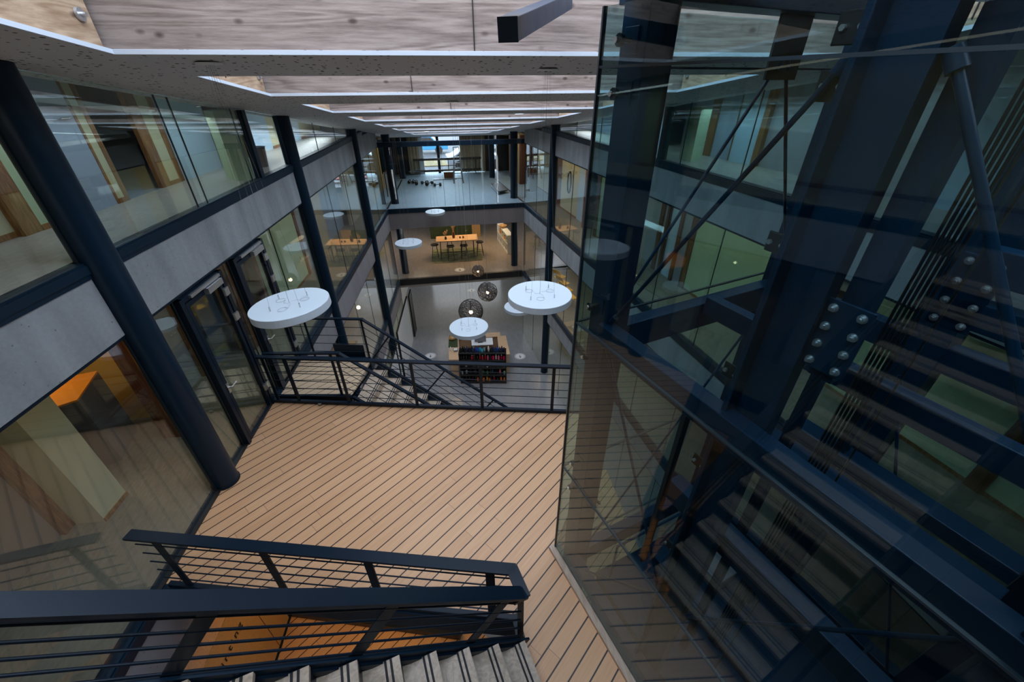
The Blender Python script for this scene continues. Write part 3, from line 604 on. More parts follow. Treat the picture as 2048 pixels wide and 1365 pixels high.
# hidden twin on the camera side of the stair is out of frame
g = Vector((-3.12,6.0,F2+.02)); h_ = Vector((1.78,4.815,F2+.02))
def sdist(p): P = at(p[0],p[1],F2); return (Vector((P.x,P.y,0))-Vector((g.x,g.y,0))).dot((h_-g).normalized())
t = thing('deck_railing','long black steel railing along the far edge of the wooden deck','railing',(-.6,5.4,F2))
rail_run(t, g, h_, .93, 5, [sdist(p) for p in ((563,800),(607,799),(703,806),(836,815),(965,822),(1103,830))], .075, True, (.12,0), True, r=.006, pw=.05)
# landing beside the deck and the second flight
lz = 6.9
struct('floor', MB().prism([LP(6.12,.0),LP(7.36,.0),(-1.66,7.02),(-1.85,6.02)], lz-.05, lz), M['deck_perp'], 'small oak landing by the second glass door', 'landing')
struct('trim', MB().bar((-3.1,7.37,lz-.1),(-1.64,7.04,lz-.1),.03,.22).bar((-3.14,6.14,lz-.1),(-1.85,6.0,lz-.1),.03,.22), M['steel'], 'dark steel edge of the small oak landing', 'trim')
D2 = Vector((.972,-.236,0)).normalized(); N2 = Vector((.236,.972,0)).normalized()
flight('lower staircase of pale oak treads running down beyond the deck railing', Vector((-1.83,6.03,0)), D2, 17, N2, 1.0, lz, .192, .252, up=False)
t = thing('landing_railing','black railing at the far side of the small landing, running down the lower stairs','railing',(-1.62,7.05,lz))
rail_run(t, (-3.0,7.36,lz+.02), (-1.63,7.06,lz+.02), .93, 4, [.28,1.38], .06, True, (.06,.02), True, r=.006, pw=.04)
rail_run(t, (-1.63,7.06,lz+.02), (-1.63+D2.x*4.2,7.06+D2.y*4.2,lz+.02-4.2*.762), .93, 4, [.02,1.3,2.5,3.6], .06, True, (.563,0), True, r=.006, pw=.03)
t = thing('landing_railing','black railing at the near side of the small landing, running down the lower stairs','railing',(-1.85,5.98,lz))
rail_run(t, (-3.08,6.16,lz+.02), (-1.86,5.95,lz+.02), .93, 4, [.3,1.1], .06, True, (.0,.02), True, r=.006, pw=.045)
rail_run(t, (-1.86,5.95,lz+.02), (-1.86+D2.x*4.2,5.95+D2.y*4.2,lz+.02-4.2*.762), .93, 4, [.02,1.3,2.5,3.6], .06, True, (.563,0), True, r=.006, pw=.03)
o = MB().bar((-2.35,7.35,lz+.14),(-1.75,7.2,lz+.14),.02,.3).build('kick_plate', M['steel']); tag(o,'blue black steel upstand plate at the far corner of the small landing','plate')
# door stop on the deck
ds = thing('door_stop','small metal door stop on the deck near the left end of the far railing','door stop',at(641,811,F2))
p = at(641,811,F2); MB().tube((p.x,p.y,F2),(p.x,p.y,F2+.045),.03,16).build('body',M['chrome'],ds); MB().tube((p.x,p.y,F2+.016),(p.x,p.y,F2+.03),.034,16).build('rubber_ring',M['rubber'],ds)
# glass doors onto deck and landing
def glass_door(y0, y1, zb, lab):
    t = thing('door', lab, 'door', (*LP((y0+y1)/2,0), zb)); t['kind'] = 'structure'
    zt = 9.38
    MB().lp(y0,y0+.07,-.04,.08,zb,zt).lp(y1-.07,y1,-.04,.08,zb,zt).lp(y0,y1,-.03,.07,zt-.06,zt).build('frame', M['rail'], t)
    lf = MB().lp(y0+.09,y0+.15,-.03,.03,zb+.01,zt-.08).lp(y1-.15,y1-.09,-.03,.03,zb+.01,zt-.08).lp(y0+.15,y1-.15,-.03,.03,zb+.01,zb+.05).lp(y0+.15,y1-.15,-.03,.03,zt-.14,zt-.08).build('door_leaf', M['rail'], t)
    MB().lp(y0+.15,y1-.15,-.006,.006,zb+.05,zt-.14).build('pane', M['glass'], lf)
    hd = MB(); pa = LP(y0+.12,-.03); pb = LP(y0+.12,-.09); pc = LP(y0+.25,-.09); z = zb+1.02
    hd.tube((*pa,z),(*pb,z),.012,8).tube((*pb,z),(*pc,z),.012,8).lp(y0+.095,y0+.145,-.045,-.03,z-.09,z+.06); hd.build('door_handle', M['chrome'], lf)
    for zz in (zt-.35, zt-.75, zb+.35):
        MB().lp(y1-.135,y1-.03,-.06,-.028,zz,zz+.11).build('hinge', M['alu'], lf)
    cl = MB().lp(y1-.50,y1-.14,-.095,-.03,zt-.14,zt-.06); cl.build('door_closer', M['alu'], lf)
    MB().lp(y0+.2,y1-.1,-.06,-.03,zt-.05,zt-.01).build('closer_rail', M['alu'], lf)
glass_door(5.02,6.02,F2,'black framed glass door from the left corridor onto the wooden deck')
glass_door(6.38,7.40,F2-.05,'black framed glass door from the left corridor onto the small landing')
# chip board wall with lettering on the lower storey, seen through the stair opening
sg = thing('chipboard_panel','warm chipboard wall panel with black lettering on the lower left storey','panel',(*LP(3.1,0),F1))
MB().lp(2.5,4.05,-.015,.02,F1+.1,5.55).build('board',M['osb'],sg)
MB().lp(3.62,3.63,-.017,-.01,F1+.1,5.55).build('board_joint',M['black'],sg)
cu = bpy.data.curves.new('lettering','FONT'); cu.body = 'hinting'; cu.size = .17; cu.extrude = .003; cu.space_character = 1.35
tmp = bpy.data.objects.new('lettering_curve', cu); COL.objects.link(tmp); me = bpy.data.meshes.new_from_object(tmp); bpy.data.objects.remove(tmp)
me.name='lettering'; me.materials.clear(); me.materials.append(M['ink']); tx = bpy.data.objects.new('lettering', me); COL.objects.link(tx); tx.parent = sg; ROOT['lettering']=ROOT[sg.name]
px_, py_ = LP(2.72,-.02); mw = Matrix((( _wl.x,0,-_nl.x,0),(_wl.y,0,-_nl.y,0),(0,1,0,0),(0,0,0,1)))
mw.translation = Vector((px_,py_,5.10))-ROOT[sg.name]; tx.matrix_local = mw
o = MB().lp(2.3,3.3,-.01,.02,5.56,6.03).build('wall_panel',M['oak_top']); tag(o,'plain pale timber panel above the chipboard with lettering','panel')
struct('floor', MB().prism([(.8,2.9),(3.3,3.6),(3.4,6.2),(1.7,6.3),(.4,3.9)], F1-.05, F1-.001), M['deck_low'], 'lower wooden landing at the foot of the lower staircase', 'deck')
struct('wall_front', MB().prism([LP(-2.6,-.1),RP(-2.6,-.1),RP(-2.5,-.1),LP(-2.5,-.1)], 0, 12.7), M['taupe'], 'end wall of the atrium behind the camera', 'wall')
e0 = S0+SN*1.72
struct('floor', MB().prism([(e0+SD*3.9)[:2],(e0+SD*.1)[:2],(.6,-2.5),(-3.7,-2.5)], F3-.2, F3), M['deck_perp'], 'top landing where the camera stands', 'landing')
# ------------------------------------------------------------------ glass lift shaft
lift = thing('lift_shaft','tall glass lift shaft with blue steel frame, rods and cables on the right','lift shaft',GC(1.2,1.1,0))
def pane(a, b, z0, z1, name='glass_pane', th=.012):
    a = Vector(a); b = Vector(b); d = (b-a).normalized(); n = Vector((-d.y,d.x,0))*th/2; a = a+d*.004; b = b-d*.004
    return MB().prism([(p.x,p.y) for p in (a-n,b-n,b+n,a+n)], z0, z1).build(name, M['glassE'], lift)
ZJ = [.02,3.5,5.2,F2+.01,8.39,10.03,11.665,11.93]
for k in range(len(ZJ)-1):
    z0, z1 = ZJ[k]+.004, ZJ[k+1]-.004
    pane(GC(0,0,0),GC(2.62,0,0),z0,z1)
    if k != 99: pane(GC(.0,.01,0),GC(.0,2.42,0),z0,z1)
for k in range(len(ZJ)-1):
    z0, z1 = ZJ[k]+.004, ZJ[k+1]-.004
    pane(GC(0.01,2.42,0),GC(2.62,2.42,0),z0,z1); pane(GC(2.62,.01,0),GC(2.62,2.41,0),z0,z1)
sl = MB()
for z in ZJ[1:-1]:
    sl.bar(GC(0,0,z),GC(2.62,0,z),.02,.012); sl.bar(GC(0,.0,z),GC(0,2.42,z),.02,.012)
sl.bar(GC(0,0,0),GC(0,0,11.93),.022,.022,up=(1,0,0)); sl.build('glass_joint', M['seal'], lift)
def post(t0,t1,o0,o1,z0=0.0,z1=12.05,nm='corner_post'):
    q=[GC(t0,o0,0),GC(t1,o0,0),GC(t1,o1,0),GC(t0,o1,0)]
    return MB().prism([(p.x,p.y) for p in q],z0,z1).build(nm,M['steelb'],lift,.006)
pa_ = post(.03,.24,.10,.30)
pb_ = post(1.245,1.275,.10,.30,nm='middle_post'); MB().prism([(p.x,p.y) for p in (GC(1.275,.19,0),GC(1.45,.19,0),GC(1.45,.21,0),GC(1.275,.21,0))],0,12.05).build('web',M['steelb'],pb_)
q=[GC(1.275,.205,0),GC(1.44,.205,0),GC(1.44,.30,0),GC(1.275,.30,0)]; MB().prism([(p.x,p.y) for p in q],0,12.05).build('flange',M['steelb'],pb_)
MB().prism([(p.x,p.y) for p in (GC(1.455,.32,0),GC(1.56,.32,0),GC(1.56,.40,0),GC(1.455,.40,0))],10.42,12.05).build('guide_bracket',M['steelb'],pb_)
post(2.42,2.62,.08,.30)
for t0 in (.03,1.24,2.42): post(t0,t0+.2,2.1,2.3,nm='rear_post')
def beam(a,b,w,h,nm='beam'): return MB().bar(a,b,w,h).build(nm,M['steelb'],lift,.006)
for z in (10.02,7.0,3.4):
    beam(GC(.2,.11,z),GC(2.5,.11,z),.11,.17); beam(GC(.12,.28,z-.14),GC(.12,2.25,z-.14),.12,.24); beam(GC(2.5,.3,z-.1),GC(2.5,2.2,z-.1),.12,.24); beam(GC(.15,2.2,z-.1),GC(2.5,2.2,z-.1),.12,.2)
beam(GC(-.02,.2,12.0),GC(2.6,.2,12.0),.2,.12); beam(GC(.13,.1,12.0),GC(.13,2.3,12.0),.2,.12)
def rod(a,b,r=.012): return MB().tube(a,b,r,10).tube(a,a.lerp(b,.04),r*1.9,8).tube(b.lerp(a,.04),b,r*1.9,8).build('brace_rod',M['steelb'],lift)
rod(GC(.25,.13,10.12),GC(1.25,.13,11.68)); rod(GC(1.46,.25,11.68),GC(2.42,.25,10.2),.016)
rod(GC(.13,.28,10.15),GC(.13,1.33,11.72)); rod(GC(.13,2.2,10.15),GC(.13,1.37,11.72))
rod(GC(.25,.13,9.9),GC(1.25,.13,8.2)); rod(GC(1.46,.2,8.1),GC(2.42,.2,9.9)); rod(GC(.25,.13,6.85),GC(1.25,.13,8.1)); rod(GC(1.46,.13,6.9),GC(2.42,.13,7.9)); rod(GC(.13,.3,6.9),GC(.13,2.1,9.7))
rod(GC(2.42,2.1,6.9),GC(1.3,2.1,9.7)); rod(GC(1.25,2.1,10.2),GC(2.4,2.1,11.6))
# brackets
def bracket(t,o,z,w=.12,h=.1):
    b = MB().bar(GC(t,o-.004,z),GC(t,o+.004,z),w,h,nrm=U).build('bracket',M['black'],lift,.004)
    for k in (-1,1): MB().tube(GC(t+.03*k,o-.006,z),GC(t+.03*k,o-.02,z),.011,6).build('bolt',M['alu'],b)
for z in (11.75,11.58): bracket(1.2,.16,z)
for z in (11.0,10.3,9.6,8.7): bracket(1.2,.16,z,.10,.09)
MB().prism([(p.x,p.y) for p in (GC(.13,1.2,0),GC(.13,1.5,0),GC(.145,1.5,0),GC(.145,1.2,0))],11.6,11.94).build('gusset',M['black'],lift)
def spider(z):      # point fixings that hold the glass
    b = MB().bar(GC(.13,.088,z),GC(.13,.098,z),.11,.12,nrm=U).build('fixing_plate',M['steelb'],lift,.003)
    MB().tube(GC(.13,.006,z),GC(.13,.09,z),.012,10).tube(GC(.13,.008,z),GC(.13,.03,z),.03,18).build('fixing_disc',M['black'],b)
    MB().tube(GC(.13,-.012,z),GC(.13,-.002,z),.014,12).build('fixing_cap',M['chrome'],b)
for z in (11.78,11.54,10.22,9.78,8.55,8.2): spider(z)
# bolted connection plates
def boltplate(t0,t1,o,z0,z1):
    q=[GC(t0,o,0),GC(t1,o,0),GC(t1,o+.014,0),GC(t0,o+.014,0)]
    b = MB().prism([(p.x,p.y) for p in q],z0,z1).build('connection_plate',M['steelb'],lift,.003)
    for i in range(4):
        for j in range(2):
            z = z0+.035+(z1-z0-.07)*i/3; tt = t0+.035+(t1-t0-.07)*j
            MB().tube(GC(tt,o,z),GC(tt,o-.006,z),.019,16).tube(GC(tt,o-.006,z),GC(tt,o-.018,z),.014,6).tube(GC(tt,o-.018,z),GC(tt,o-.03,z),.008,10).build('bolt',M['alu'],b)
boltplate(1.44,1.62,.24,10.50,10.83); boltplate(1.5,1.68,1.15,10.52,10.9)
beam(GC(1.56,1.2,10.86),GC(2.5,1.2,10.86),.10,.16); beam(GC(1.56,1.2,10.62),GC(2.5,1.2,10.62),.10,.14); beam(GC(.2,1.2,10.0),GC(2.5,1.2,10.0),.1,.16,'car_beam')
beam(GC(.9,.42,8.9),GC(2.4,.42,8.9),.12,.2,'car_beam'); beam(GC(.9,1.2,9.2),GC(2.4,1.2,9.2),.18,.12,'car_beam'); beam(GC(.9,1.8,9.0),GC(2.4,1.8,9.0),.18,.12,'car_beam')
for k in range(6):
    MB().tube(GC(1.42+.021*k,1.0,6.74),GC(1.42+.021*k,1.0,12.2),.0075,8).build('hoist_rope',M['black'],lift)
MB().tube(GC(1.62,.9,6.6),GC(1.62,.9,12.2),.006,8).build('governor_rope',M['black'],lift)
for o_ in (.75,1.75): MB().prism([(p.x,p.y) for p in (GC(1.30,o_,0),GC(1.36,o_,0),GC(1.36,o_+.07,0),GC(1.30,o_+.07,0))],.2,12.1).build('guide_rail',M['steelb'],lift)
MB().bar(GC(1.05,.12,8.3),GC(1.05,.12,9.93),.05,.03,up=tuple(U)).build('cable_duct',M['black'],lift)
# lift car added to block light and darken the view down the shaft
def quad(t0,t1,o0,o1): return [(p.x,p.y) for p in (GC(t0,o0,0),GC(t1,o0,0),GC(t1,o1,0),GC(t0,o1,0))]
car_ = thing('added_lift_car','dark lift car added low in the glass shaft to block light','lift car',GC(1.3,1.2,4.2))
cb = MB().prism(quad(.32,2.34,.42,2.02),4.2,6.55).build('cabin',M['black'],car_)
MB().prism(quad(.30,2.36,.40,2.04),6.55,6.6).build('roof',M['steelb'],car_)
MB().prism(quad(.5,2.2,1.1,1.25),6.6,6.74).build('cross_head',M['steelb'],car_)
MB().prism(quad(1.9,2.25,.5,.9),6.6,6.95).build('door_operator',M['yellowdoor'],car_,.01)
MB().prism(quad(.7,1.1,1.5,1.8),6.6,6.8).build('control_box',M['anthracite'],car_,.01)
for t0 in (.45,2.2): MB().tube(GC(t0,.5,6.6),GC(t0,.5,7.3),.016,8).tube(GC(t0,1.95,6.6),GC(t0,1.95,7.3),.016,8).tube(GC(t0,.5,7.3),GC(t0,1.95,7.3),.016,8).build('guard_rail',M['steelb'],car_)
# steel strut under the ceiling
dv = Vector((.421,.888,.184)).normalized(); p0 = Vector((.42,2.47,11.815))
t = thing('roof_strut','dark blue square steel strut in front of the nearest roof beam','strut',(p0.x,p0.y,p0.z))
MB().bar(p0,p0+dv*1.72,.10,.10).build('tube',M['steelb'],t,.004)
MB().bar(p0-dv*.006,p0,.103,.103).build('end_cap',M['steelb'],t)
# ------------------------------------------------------------------ hanging disc lamps
def disc_lamp(P, rad, lab, tilt=(0,0), zc=None):
    P = Vector(P); zc = zc or CZ(P.y)
    t = thing('pendant_lamp', lab, 'lamp', P, 'white disc pendant lamps')
    Mx = Matrix.Rotation(tilt[0],3,'X') @ Matrix.Rotation(tilt[1],3,'Y')
    h = .095
    b = MB().lathe([(rad-.012,-h),(rad,-h+.008),(rad,-.004),(rad-.004,0),(rad-.02,0),(1e-5,0)],P,56,False,Mx).build('lamp_body',M['lampwhite'],t)
    for p in b.data.polygons: p.use_smooth = False
    MB().lathe([(1e-5,-h-.002),(rad-.015,-h-.002),(rad-.015,-h+.004)],P,48,False,Mx).build('diffuser',M['paper'],t)
    MB().lathe([(1e-5,-.015),(.10,-.015),(.10,.0)],(P.x,P.y,zc),24).build('canopy',M['white'],t)
    for k in range(4):
        a = R(45+90*k); q = P+Mx @ Vector((.52*rad*math.cos(a),.52*rad*math.sin(a),0))
        MB().tube(q,(P.x+.03*math.cos(a),P.y+.03*math.sin(a),zc-.015),.0009,5).build('suspension_wire',M['wire'],t)
        MB().tube(q,q+Vector((0,0,.05)),.007,8).build('wire_grip',M['chrome'],t)
    MB().tube(P,(P.x,P.y,zc-.015),.0015,6).build('power_cable',M['wire'],t)
    c = MB()
    for k in range(3):
        a0 = R(20+120*k); cc = Mx @ Vector((.38*rad*math.cos(a0),.38*rad*math.sin(a0),.006))+P
        c.path([cc+Mx @ Vector((.05*math.cos(i*.524),.05*math.sin(i*.524),0)) for i in range(13)],.0018,5)
        c.path([cc+Mx @ Vector((.05,0,0)), P+Mx @ Vector((.15*rad*math.cos(a0+.6),.15*rad*math.sin(a0+.6),.006)), P+Mx @ Vector((0,0,.006))],.0012,5)
    c.build('slack_wire',M['alu'],t)
    return t
disc_lamp((-1.74,4.42,9.53),.42,'large white disc lamp hanging at left, above the glass doors',(R(-1.5),R(-3.5)))
disc_lamp((1.20,4.72,9.24),.42,'large white disc lamp hanging beside the corner of the lift glass')
disc_lamp((.38,7.5,7.22),.41,'white disc lamp hanging over the counter with bottles')
disc_lamp((1.98,10.23,6.14),.41,'white disc lamp partly hidden behind the larger right hand one')
disc_lamp((-1.03,12.64,7.42),.41,'white disc lamp in front of the far left gym column')
disc_lamp((-.17,17.9,6.95),.41,'smallest white disc lamp, in front of the far gym floor edge')
# dark thread globes
def globe(P, rad, lab, zc):
    P = Vector(P); t = thing('globe_lamp', lab, 'lamp', P, 'dark thread globe lamps')
    import random as rnd; rg = rnd.Random(int(P.y*100))
    sh = MB()
    for k in range(54):
        a = Vector((rg.gauss(0,1),rg.gauss(0,1),rg.gauss(0,1))).normalized(); b = a.cross(Vector((rg.random(),rg.random(),rg.random()+.1))).normalized()
        n = 22; off=rg.uniform(-.45,.45); rr=math.sqrt(1-off*off); ax=a.cross(b)
        pts = [P+(a*math.cos(2*math.pi*i/n)+b*math.sin(2*math.pi*i/n))*rr*rad+ax*off*rad for i in range(n+1)]
        for p, q in zip(pts[:-1],pts[1:]): sh.tube(p,q,.005,4,None,False)
    sh.build('shade',M['thread'],t)
    MB().sphere(P-Vector((0,0,rad*.1)),rad*.15,16,10).build('bulb',M['bulb'],t)
    MB().tube(P,(P.x,P.y,P.z+rad),.02,10).build('lamp_holder',M['black'],t)
    MB().tube((P.x,P.y,P.z+rad*.97),(P.x,P.y,zc),.003,6).tube((P.x,P.y,P.z+rad*.97),(P.x,P.y,P.z+rad),.04,12).build('power_cable',M['alu'],t)
globe((.70,11.8,5.28),.40,'largest dark thread globe lamp, right above the disc lamp over the counter',CZ(11.8))
globe((1.41,13.07,5.32),.35,'middle dark thread globe lamp, left of the large right hand disc',CZ(13.07))
globe((1.35,15.89,4.95),.25,'smallest dark thread globe lamp, in front of the lower slab edge',CZ(15.89))
for P, l in (((1.0,22.3,5.2),'bare warm bulb over the high table'),((-2.9,12.5,5.4),'warm bulb behind the lower left glazing')):
    t = thing('bulb_lamp', l, 'lamp', P); MB().sphere(P,.06,12,8).build('bulb',M['bulb'],t); MB().tube((P[0],P[1],P[2]+.05),(P[0],P[1],6.05),.004,6).build('power_cable',M['black'],t)
# ------------------------------------------------------------------ far end: gym storey and table storey
xl, xr = XL(YE), XR(YE)
struct('floor', MB().prism([(xl-.9,YE),(5.6,YE),(5.6,27),(xl-.9,27)], F2-.4, F2), M['gym'], 'pale gym floor at the far end', 'floor')
struct('wall_back', MB().prism([(xl,YE-.05),(xr,YE-.05),(xr,YE+.2),(xl,YE+.2)], 6.09, 6.77), M['concrete2'], 'pale fascia under the gym floor', 'fascia')
struct('trim', MB().prism([(xl,YE-.07),(xr,YE-.07),(xr,YE+.02),(xl,YE+.02)], 6.77, 6.96), M['steel'], 'dark steel edge channel of the gym floor', 'trim')
struct('floor', MB().prism([(xl-1.2,YE+.15),(6.4,YE+.15),(6.4,28),(xl-1.2,28)], F1-.3, F1), M['f1floor'], 'taupe floor around the high table', 'floor')
struct('trim', MB().prism([(xl,YE+.08),(xr,YE+.08),(xr,YE+.22),(xl,YE+.22)], F1-.28, F1+.01), M['black'], 'black edge channel of the floor with the high table', 'trim')
struct('ceiling', MB().prism([(xl-1.2,YE+.22),(6.4,YE+.22),(6.4,28),(xl-1.2,28)], 6.3, 6.4), M['darkceil'], 'dark soffit over the high table', 'ceiling')
struct('ceiling', MB().prism([(xl-1.2,YE+.3),(6.4,YE+.3),(6.4,30),(xl-1.2,30)], 3.1, 3.2), M['plaster'], 'soffit over the far hall', 'ceiling')
w = struct('window', MB().prism([(xl,YE+.06),(xr,YE+.06),(xr,YE+.072),(xl,YE+.072)], F2+.01, 9.39), M['glassS'], 'large glass screen in front of the gym', 'glazing')
o = MB().prism([(xl-.06,YE-.02),(xr+.06,YE-.02),(xr+.06,YE+.14),(xl-.06,YE+.14)], 9.39, 9.57).build('head_beam', M['steel'], w)
for xj in (.3,1.4,2.6): MB().box((xj,YE+.032,8.17),(.012,.02,2.42)).build('joint', M['seal'], w)
w = struct('window', MB().prism([(xl,YE+.12),(xr,YE+.12),(xr,YE+.132),(xl,YE+.132)], F1+.01, 6.09), M['glassS'], 'glass screen in front of the room with the high table', 'glazing')
for x_, l in ((-1.93,'far left'),(3.56,'far right')):
    column((x_,19.62), F2, CZ(19.62)-.01, .17, f'{l} dark round column standing in the gym')
    column((x_,19.55), F1, 6.3, .17, f'{l} dark round column in the room with the high table')
column((3.2,24.65), F2, 9.2, .16, 'dark round column at the back right of the gym'); column((-1.85,25.4), F2, 9.2, .17, 'dark round column at the back left of the gym'); column((-2.6,23.2), F2, 9.2, .2, 'dark column by the left gym corridor')
struct('ceiling', MB().prism([(-4,23.6),(6,23.6),(6,27),(-4,27)], 9.22, 9.3), M['darkceil'], 'dark gym ceiling', 'ceiling')
YW = 26.6
struct('wall_back', MB().prism([(-9,YW),(-.85,YW),(-.85,YW+.2),(-9,YW+.2)], F2, 9.3).prism([(3.0,YW),(3.62,YW),(3.62,YW+.2),(3.0,YW+.2)], F2, 9.3).prism([(3.75,YW),(11,YW),(11,YW+.2),(3.75,YW+.2)],F2,9.3), M['black'], 'dark back wall of the gym either side of the window', 'wall')
w = struct('window', MB().prism([(-.72,YW+.08),(2.9,YW+.08),(2.9,YW+.092),(-.72,YW+.092)], F2, 9.2), M['glassS'], 'tall gym window looking onto the parked cars', 'glazing')
MB().prism([(-.85,YW-.02),(-.6,YW-.02),(-.6,YW+.15),(-.85,YW+.15)],F2,9.25).build('white_frame',M['white'],w)
MB().prism([(.20,YW),(.36,YW),(.36,YW+.14),(.20,YW+.14)],F2,9.25).build('mullion',M['steel'],w)
MB().prism([(-.7,YW),(2.9,YW),(2.9,YW+.14),(-.7,YW+.14)],9.14,9.25).build('frame_head',M['steel'],w)
def curtain(x0,x1,yc,z0,z1,lab):
    n = int((x1-x0)/.035); mb = MB(); vs=[]
    for i in range(n+1):
        x = x0+(x1-x0)*i/n; yo = yc+.045*math.sin(i*1.25)+.015*math.sin(i*.53); vs += [(x,yo,z0),(x,yo,z1),(x,yo+.006,z1),(x,yo+.006,z0)]
    fs=[]
    for i in range(n):
        a=4*i; b=a+4; fs += [(a,b,b+1,a+1),(a+1,b+1,b+2,a+2),(a+2,b+2,b+3,a+3),(a+3,b+3,b,a)]
    fs += [(0,1,2,3),(4*n+3,4*n+2,4*n+1,4*n)]
    mb.add(vs,fs,True); o = mb.build('curtain',M['curtain']); return tag(o,lab,'curtain')
curtain(1.55,3.05,YW-.12,F2+.02,9.15,'sand coloured curtain to the right of the gym window')
curtain(-1.45,-.83,YW-.12,F2+.02,9.15,'narrow curtain bunched to the left of the gym window')
br = thing('ballet_barre','double wooden exercise barre in front of the gym window','barre',(.9,26.0,F2))
for z in (F2+.86,F2+.24): MB().bar((-1.2,26.0,z),(2.75,26.0,z),.06,.12).build('bar',M['barre'],br)
for x in (-.9,.8,2.4): MB().bar((x,26.05,F2),(x,26.05,F2+.9),.05,.04,up=(1,0,0)).build('bracket_post',M['black'],br)
def ladder(P,lab):
    t = thing('step_ladder',lab,'ladder',P); x,y,z=P
    for sx in (-.2,.2):
        MB().bar((x+sx*1.25,y-.32,z),(x+sx*.75,y,z+1.25),.05,.07).build('leg',M['ladder'],t); MB().bar((x+sx*1.25,y+.4,z),(x+sx*.75,y,z+1.22),.04,.05).build('leg',M['ladder'],t)
    for k in range(4): f=(k+1)/5; MB().box((x,y-.32*(1-f),z+1.25*f),(.4*(1.25-.5*f),.09,.03)).build('step',M['ladder'],t)
    MB().box((x,y,z+1.26),(.3,.2,.03)).build('platform',M['ladder'],t); MB().tube((x-.15,y+.03,z+1.25),(x-.15,y+.03,z+1.75),.02,8).tube((x+.15,y+.03,z+1.25),(x+.15,y+.03,z+1.75),.02,8).tube((x-.15,y+.03,z+1.75),(x+.15,y+.03,z+1.75),.02,8).build('hand_hoop',M['ladder'],t)
ladder((1.2,23.7,F2),'aluminium step ladder standing on the gym floor')
def dumbbell(P,a,lab):
    t = thing('dumbbell',lab,'dumbbell',P,'dumbbells on the gym floor'); d=Vector((math.cos(a),math.sin(a),0)); c=Vector(P)+Vector((0,0,.085))
    MB().tube(c-d*.15,c+d*.15,.018,8).build('handle',M['black'],t)
    for s in (-1,1): MB().tube(c+d*s*.09,c+d*s*.2,.085,6).build('weight',M['black'],t)
for (x,y),a,l in (((-1.42,23.95),1.4,'leftmost dumbbell of the pair by the gym column'),((-1.22,23.92),1.5,'second dumbbell of the pair by the gym column'),((-.62,23.6),.4,'upper dumbbell of the scattered group'),((-.35,23.4),.5,'right dumbbell of the scattered group'),((.05,22.9),.1,'rightmost dumbbell, alone on the gym floor')):
    dumbbell((x,y,F2),a,'black '+l)
kb = thing('kettlebell','black kettlebell near the pair of dumbbells','kettlebell',(-1.05,23.35,F2)); MB().sphere((-1.05,23.35,F2+.1),.1,14,8).build('body',M['black'],kb); MB().path([(-1.12,23.35,F2+.17),(-1.1,23.35,F2+.25),(-1.0,23.35,F2+.25),(-.98,23.35,F2+.17)],.016,8).build('handle',M['black'],kb)
kb = thing('kettlebell','black kettlebell inside the scattered dumbbells','kettlebell',(-.5,23.08,F2)); MB().sphere((-.5,23.08,F2+.1),.1,14,8).build('body',M['black'],kb); MB().path([(-.57,23.08,F2+.17),(-.55,23.08,F2+.25),(-.45,23.08,F2+.25),(-.43,23.08,F2+.17)],.016,8).build('handle',M['black'],kb)
mt = thing('folding_stage','low dark folding platform lying on the gym floor at right','platform',(3.05,21.3,F2))
MB().prism([(2.8,22.2),(3.3,22.25),(3.42,20.6),(2.9,20.3)],F2+.12,F2+.17).build('top',M['anthracite'],mt); MB().prism([(2.8,22.2),(2.86,22.2),(2.96,20.36),(2.9,20.3)],F2+.05,F2+.12).build('edge_frame',M['alu'],mt)
for q in ((2.86,22.1),(3.2,22.1),(2.98,20.55),(3.3,20.8)): MB().tube((q[0],q[1],F2),(q[0],q[1],F2+.12),.02,8).build('foot',M['alu'],mt)
ch = thing('crate','brown wooden crate under the barre by the gym window','crate',(.75,25.2,F2)); MB().box((.75,25.2,F2+.14),(.55,.35,.28)).build('box',M['redwood'],ch); MB().box((.75,25.2,F2+.29),(.58,.38,.03)).build('lid',M['redwood'],ch)
o = MB().box((.5,24.7,F2+.015),(1.3,.35,.03)).build('floor_board',M['anthracite']); tag(o,'flat dark board on the gym floor below the crate','board')
o = MB().prism([(xl-.75,19.4),(xl-.70,19.4),(xl-.3,26.5),(xl-.35,26.5)],F2,9.2).build('wall_left',M['ochre']); tag(o,'ochre wall left of the gym',None,None,'structure'); o['category']='wall'
rk = thing('garment_rack','low dark rack with striped and red garments behind the left gym column','rack',(-2.35,21.6,F2))
for yv in (21.0,22.3): MB().bar((-2.35,yv,F2),(-2.35,yv,F2+1.0),.04,.04,up=(1,0,0)).build('upright',M['black'],rk)
MB().bar((-2.35,20.95,F2+1.0),(-2.35,22.35,F2+1.0),.04,.04).build('top_bar',M['black'],rk)
for k,(yv,mm) in enumerate(((21.15,'stone'),(21.35,'steel'),(21.55,'stone'),(21.75,'redleaf'),(21.95,'redleaf'),(22.12,'black'))): 
    MB().prism([(-2.47,yv-.05),(-2.23,yv-.05),(-2.23,yv+.06),(-2.47,yv+.06)],F2+.35,F2+.99).build('garment',M[mm],rk,.02)
struct('trim', MB().prism([(xr-.02,YE+.1),(xr+.05,YE+.1),(3.3,24.6),(3.22,24.6)],F2,F2+.012), M['black'], 'black floor track along the right side of the gym','trim')
struct('trim', MB().prism([(xl-.05,YE+.1),(xl+.02,YE+.1),(-1.85,25),(-1.92,25)],F2,F2+.012), M['black'], 'black floor track along the left side of the gym','trim')
for yv, mm, l in ((20.6,'redwood','first'),(22.4,'redwood','second'),(24.4,'redwood','third')):
    struct('trim', MB().lp(yv,yv+.25,.9,1.3,F2,9.3,'R'), M[mm], f'{l} brown post in the gym corridor at right','trim')
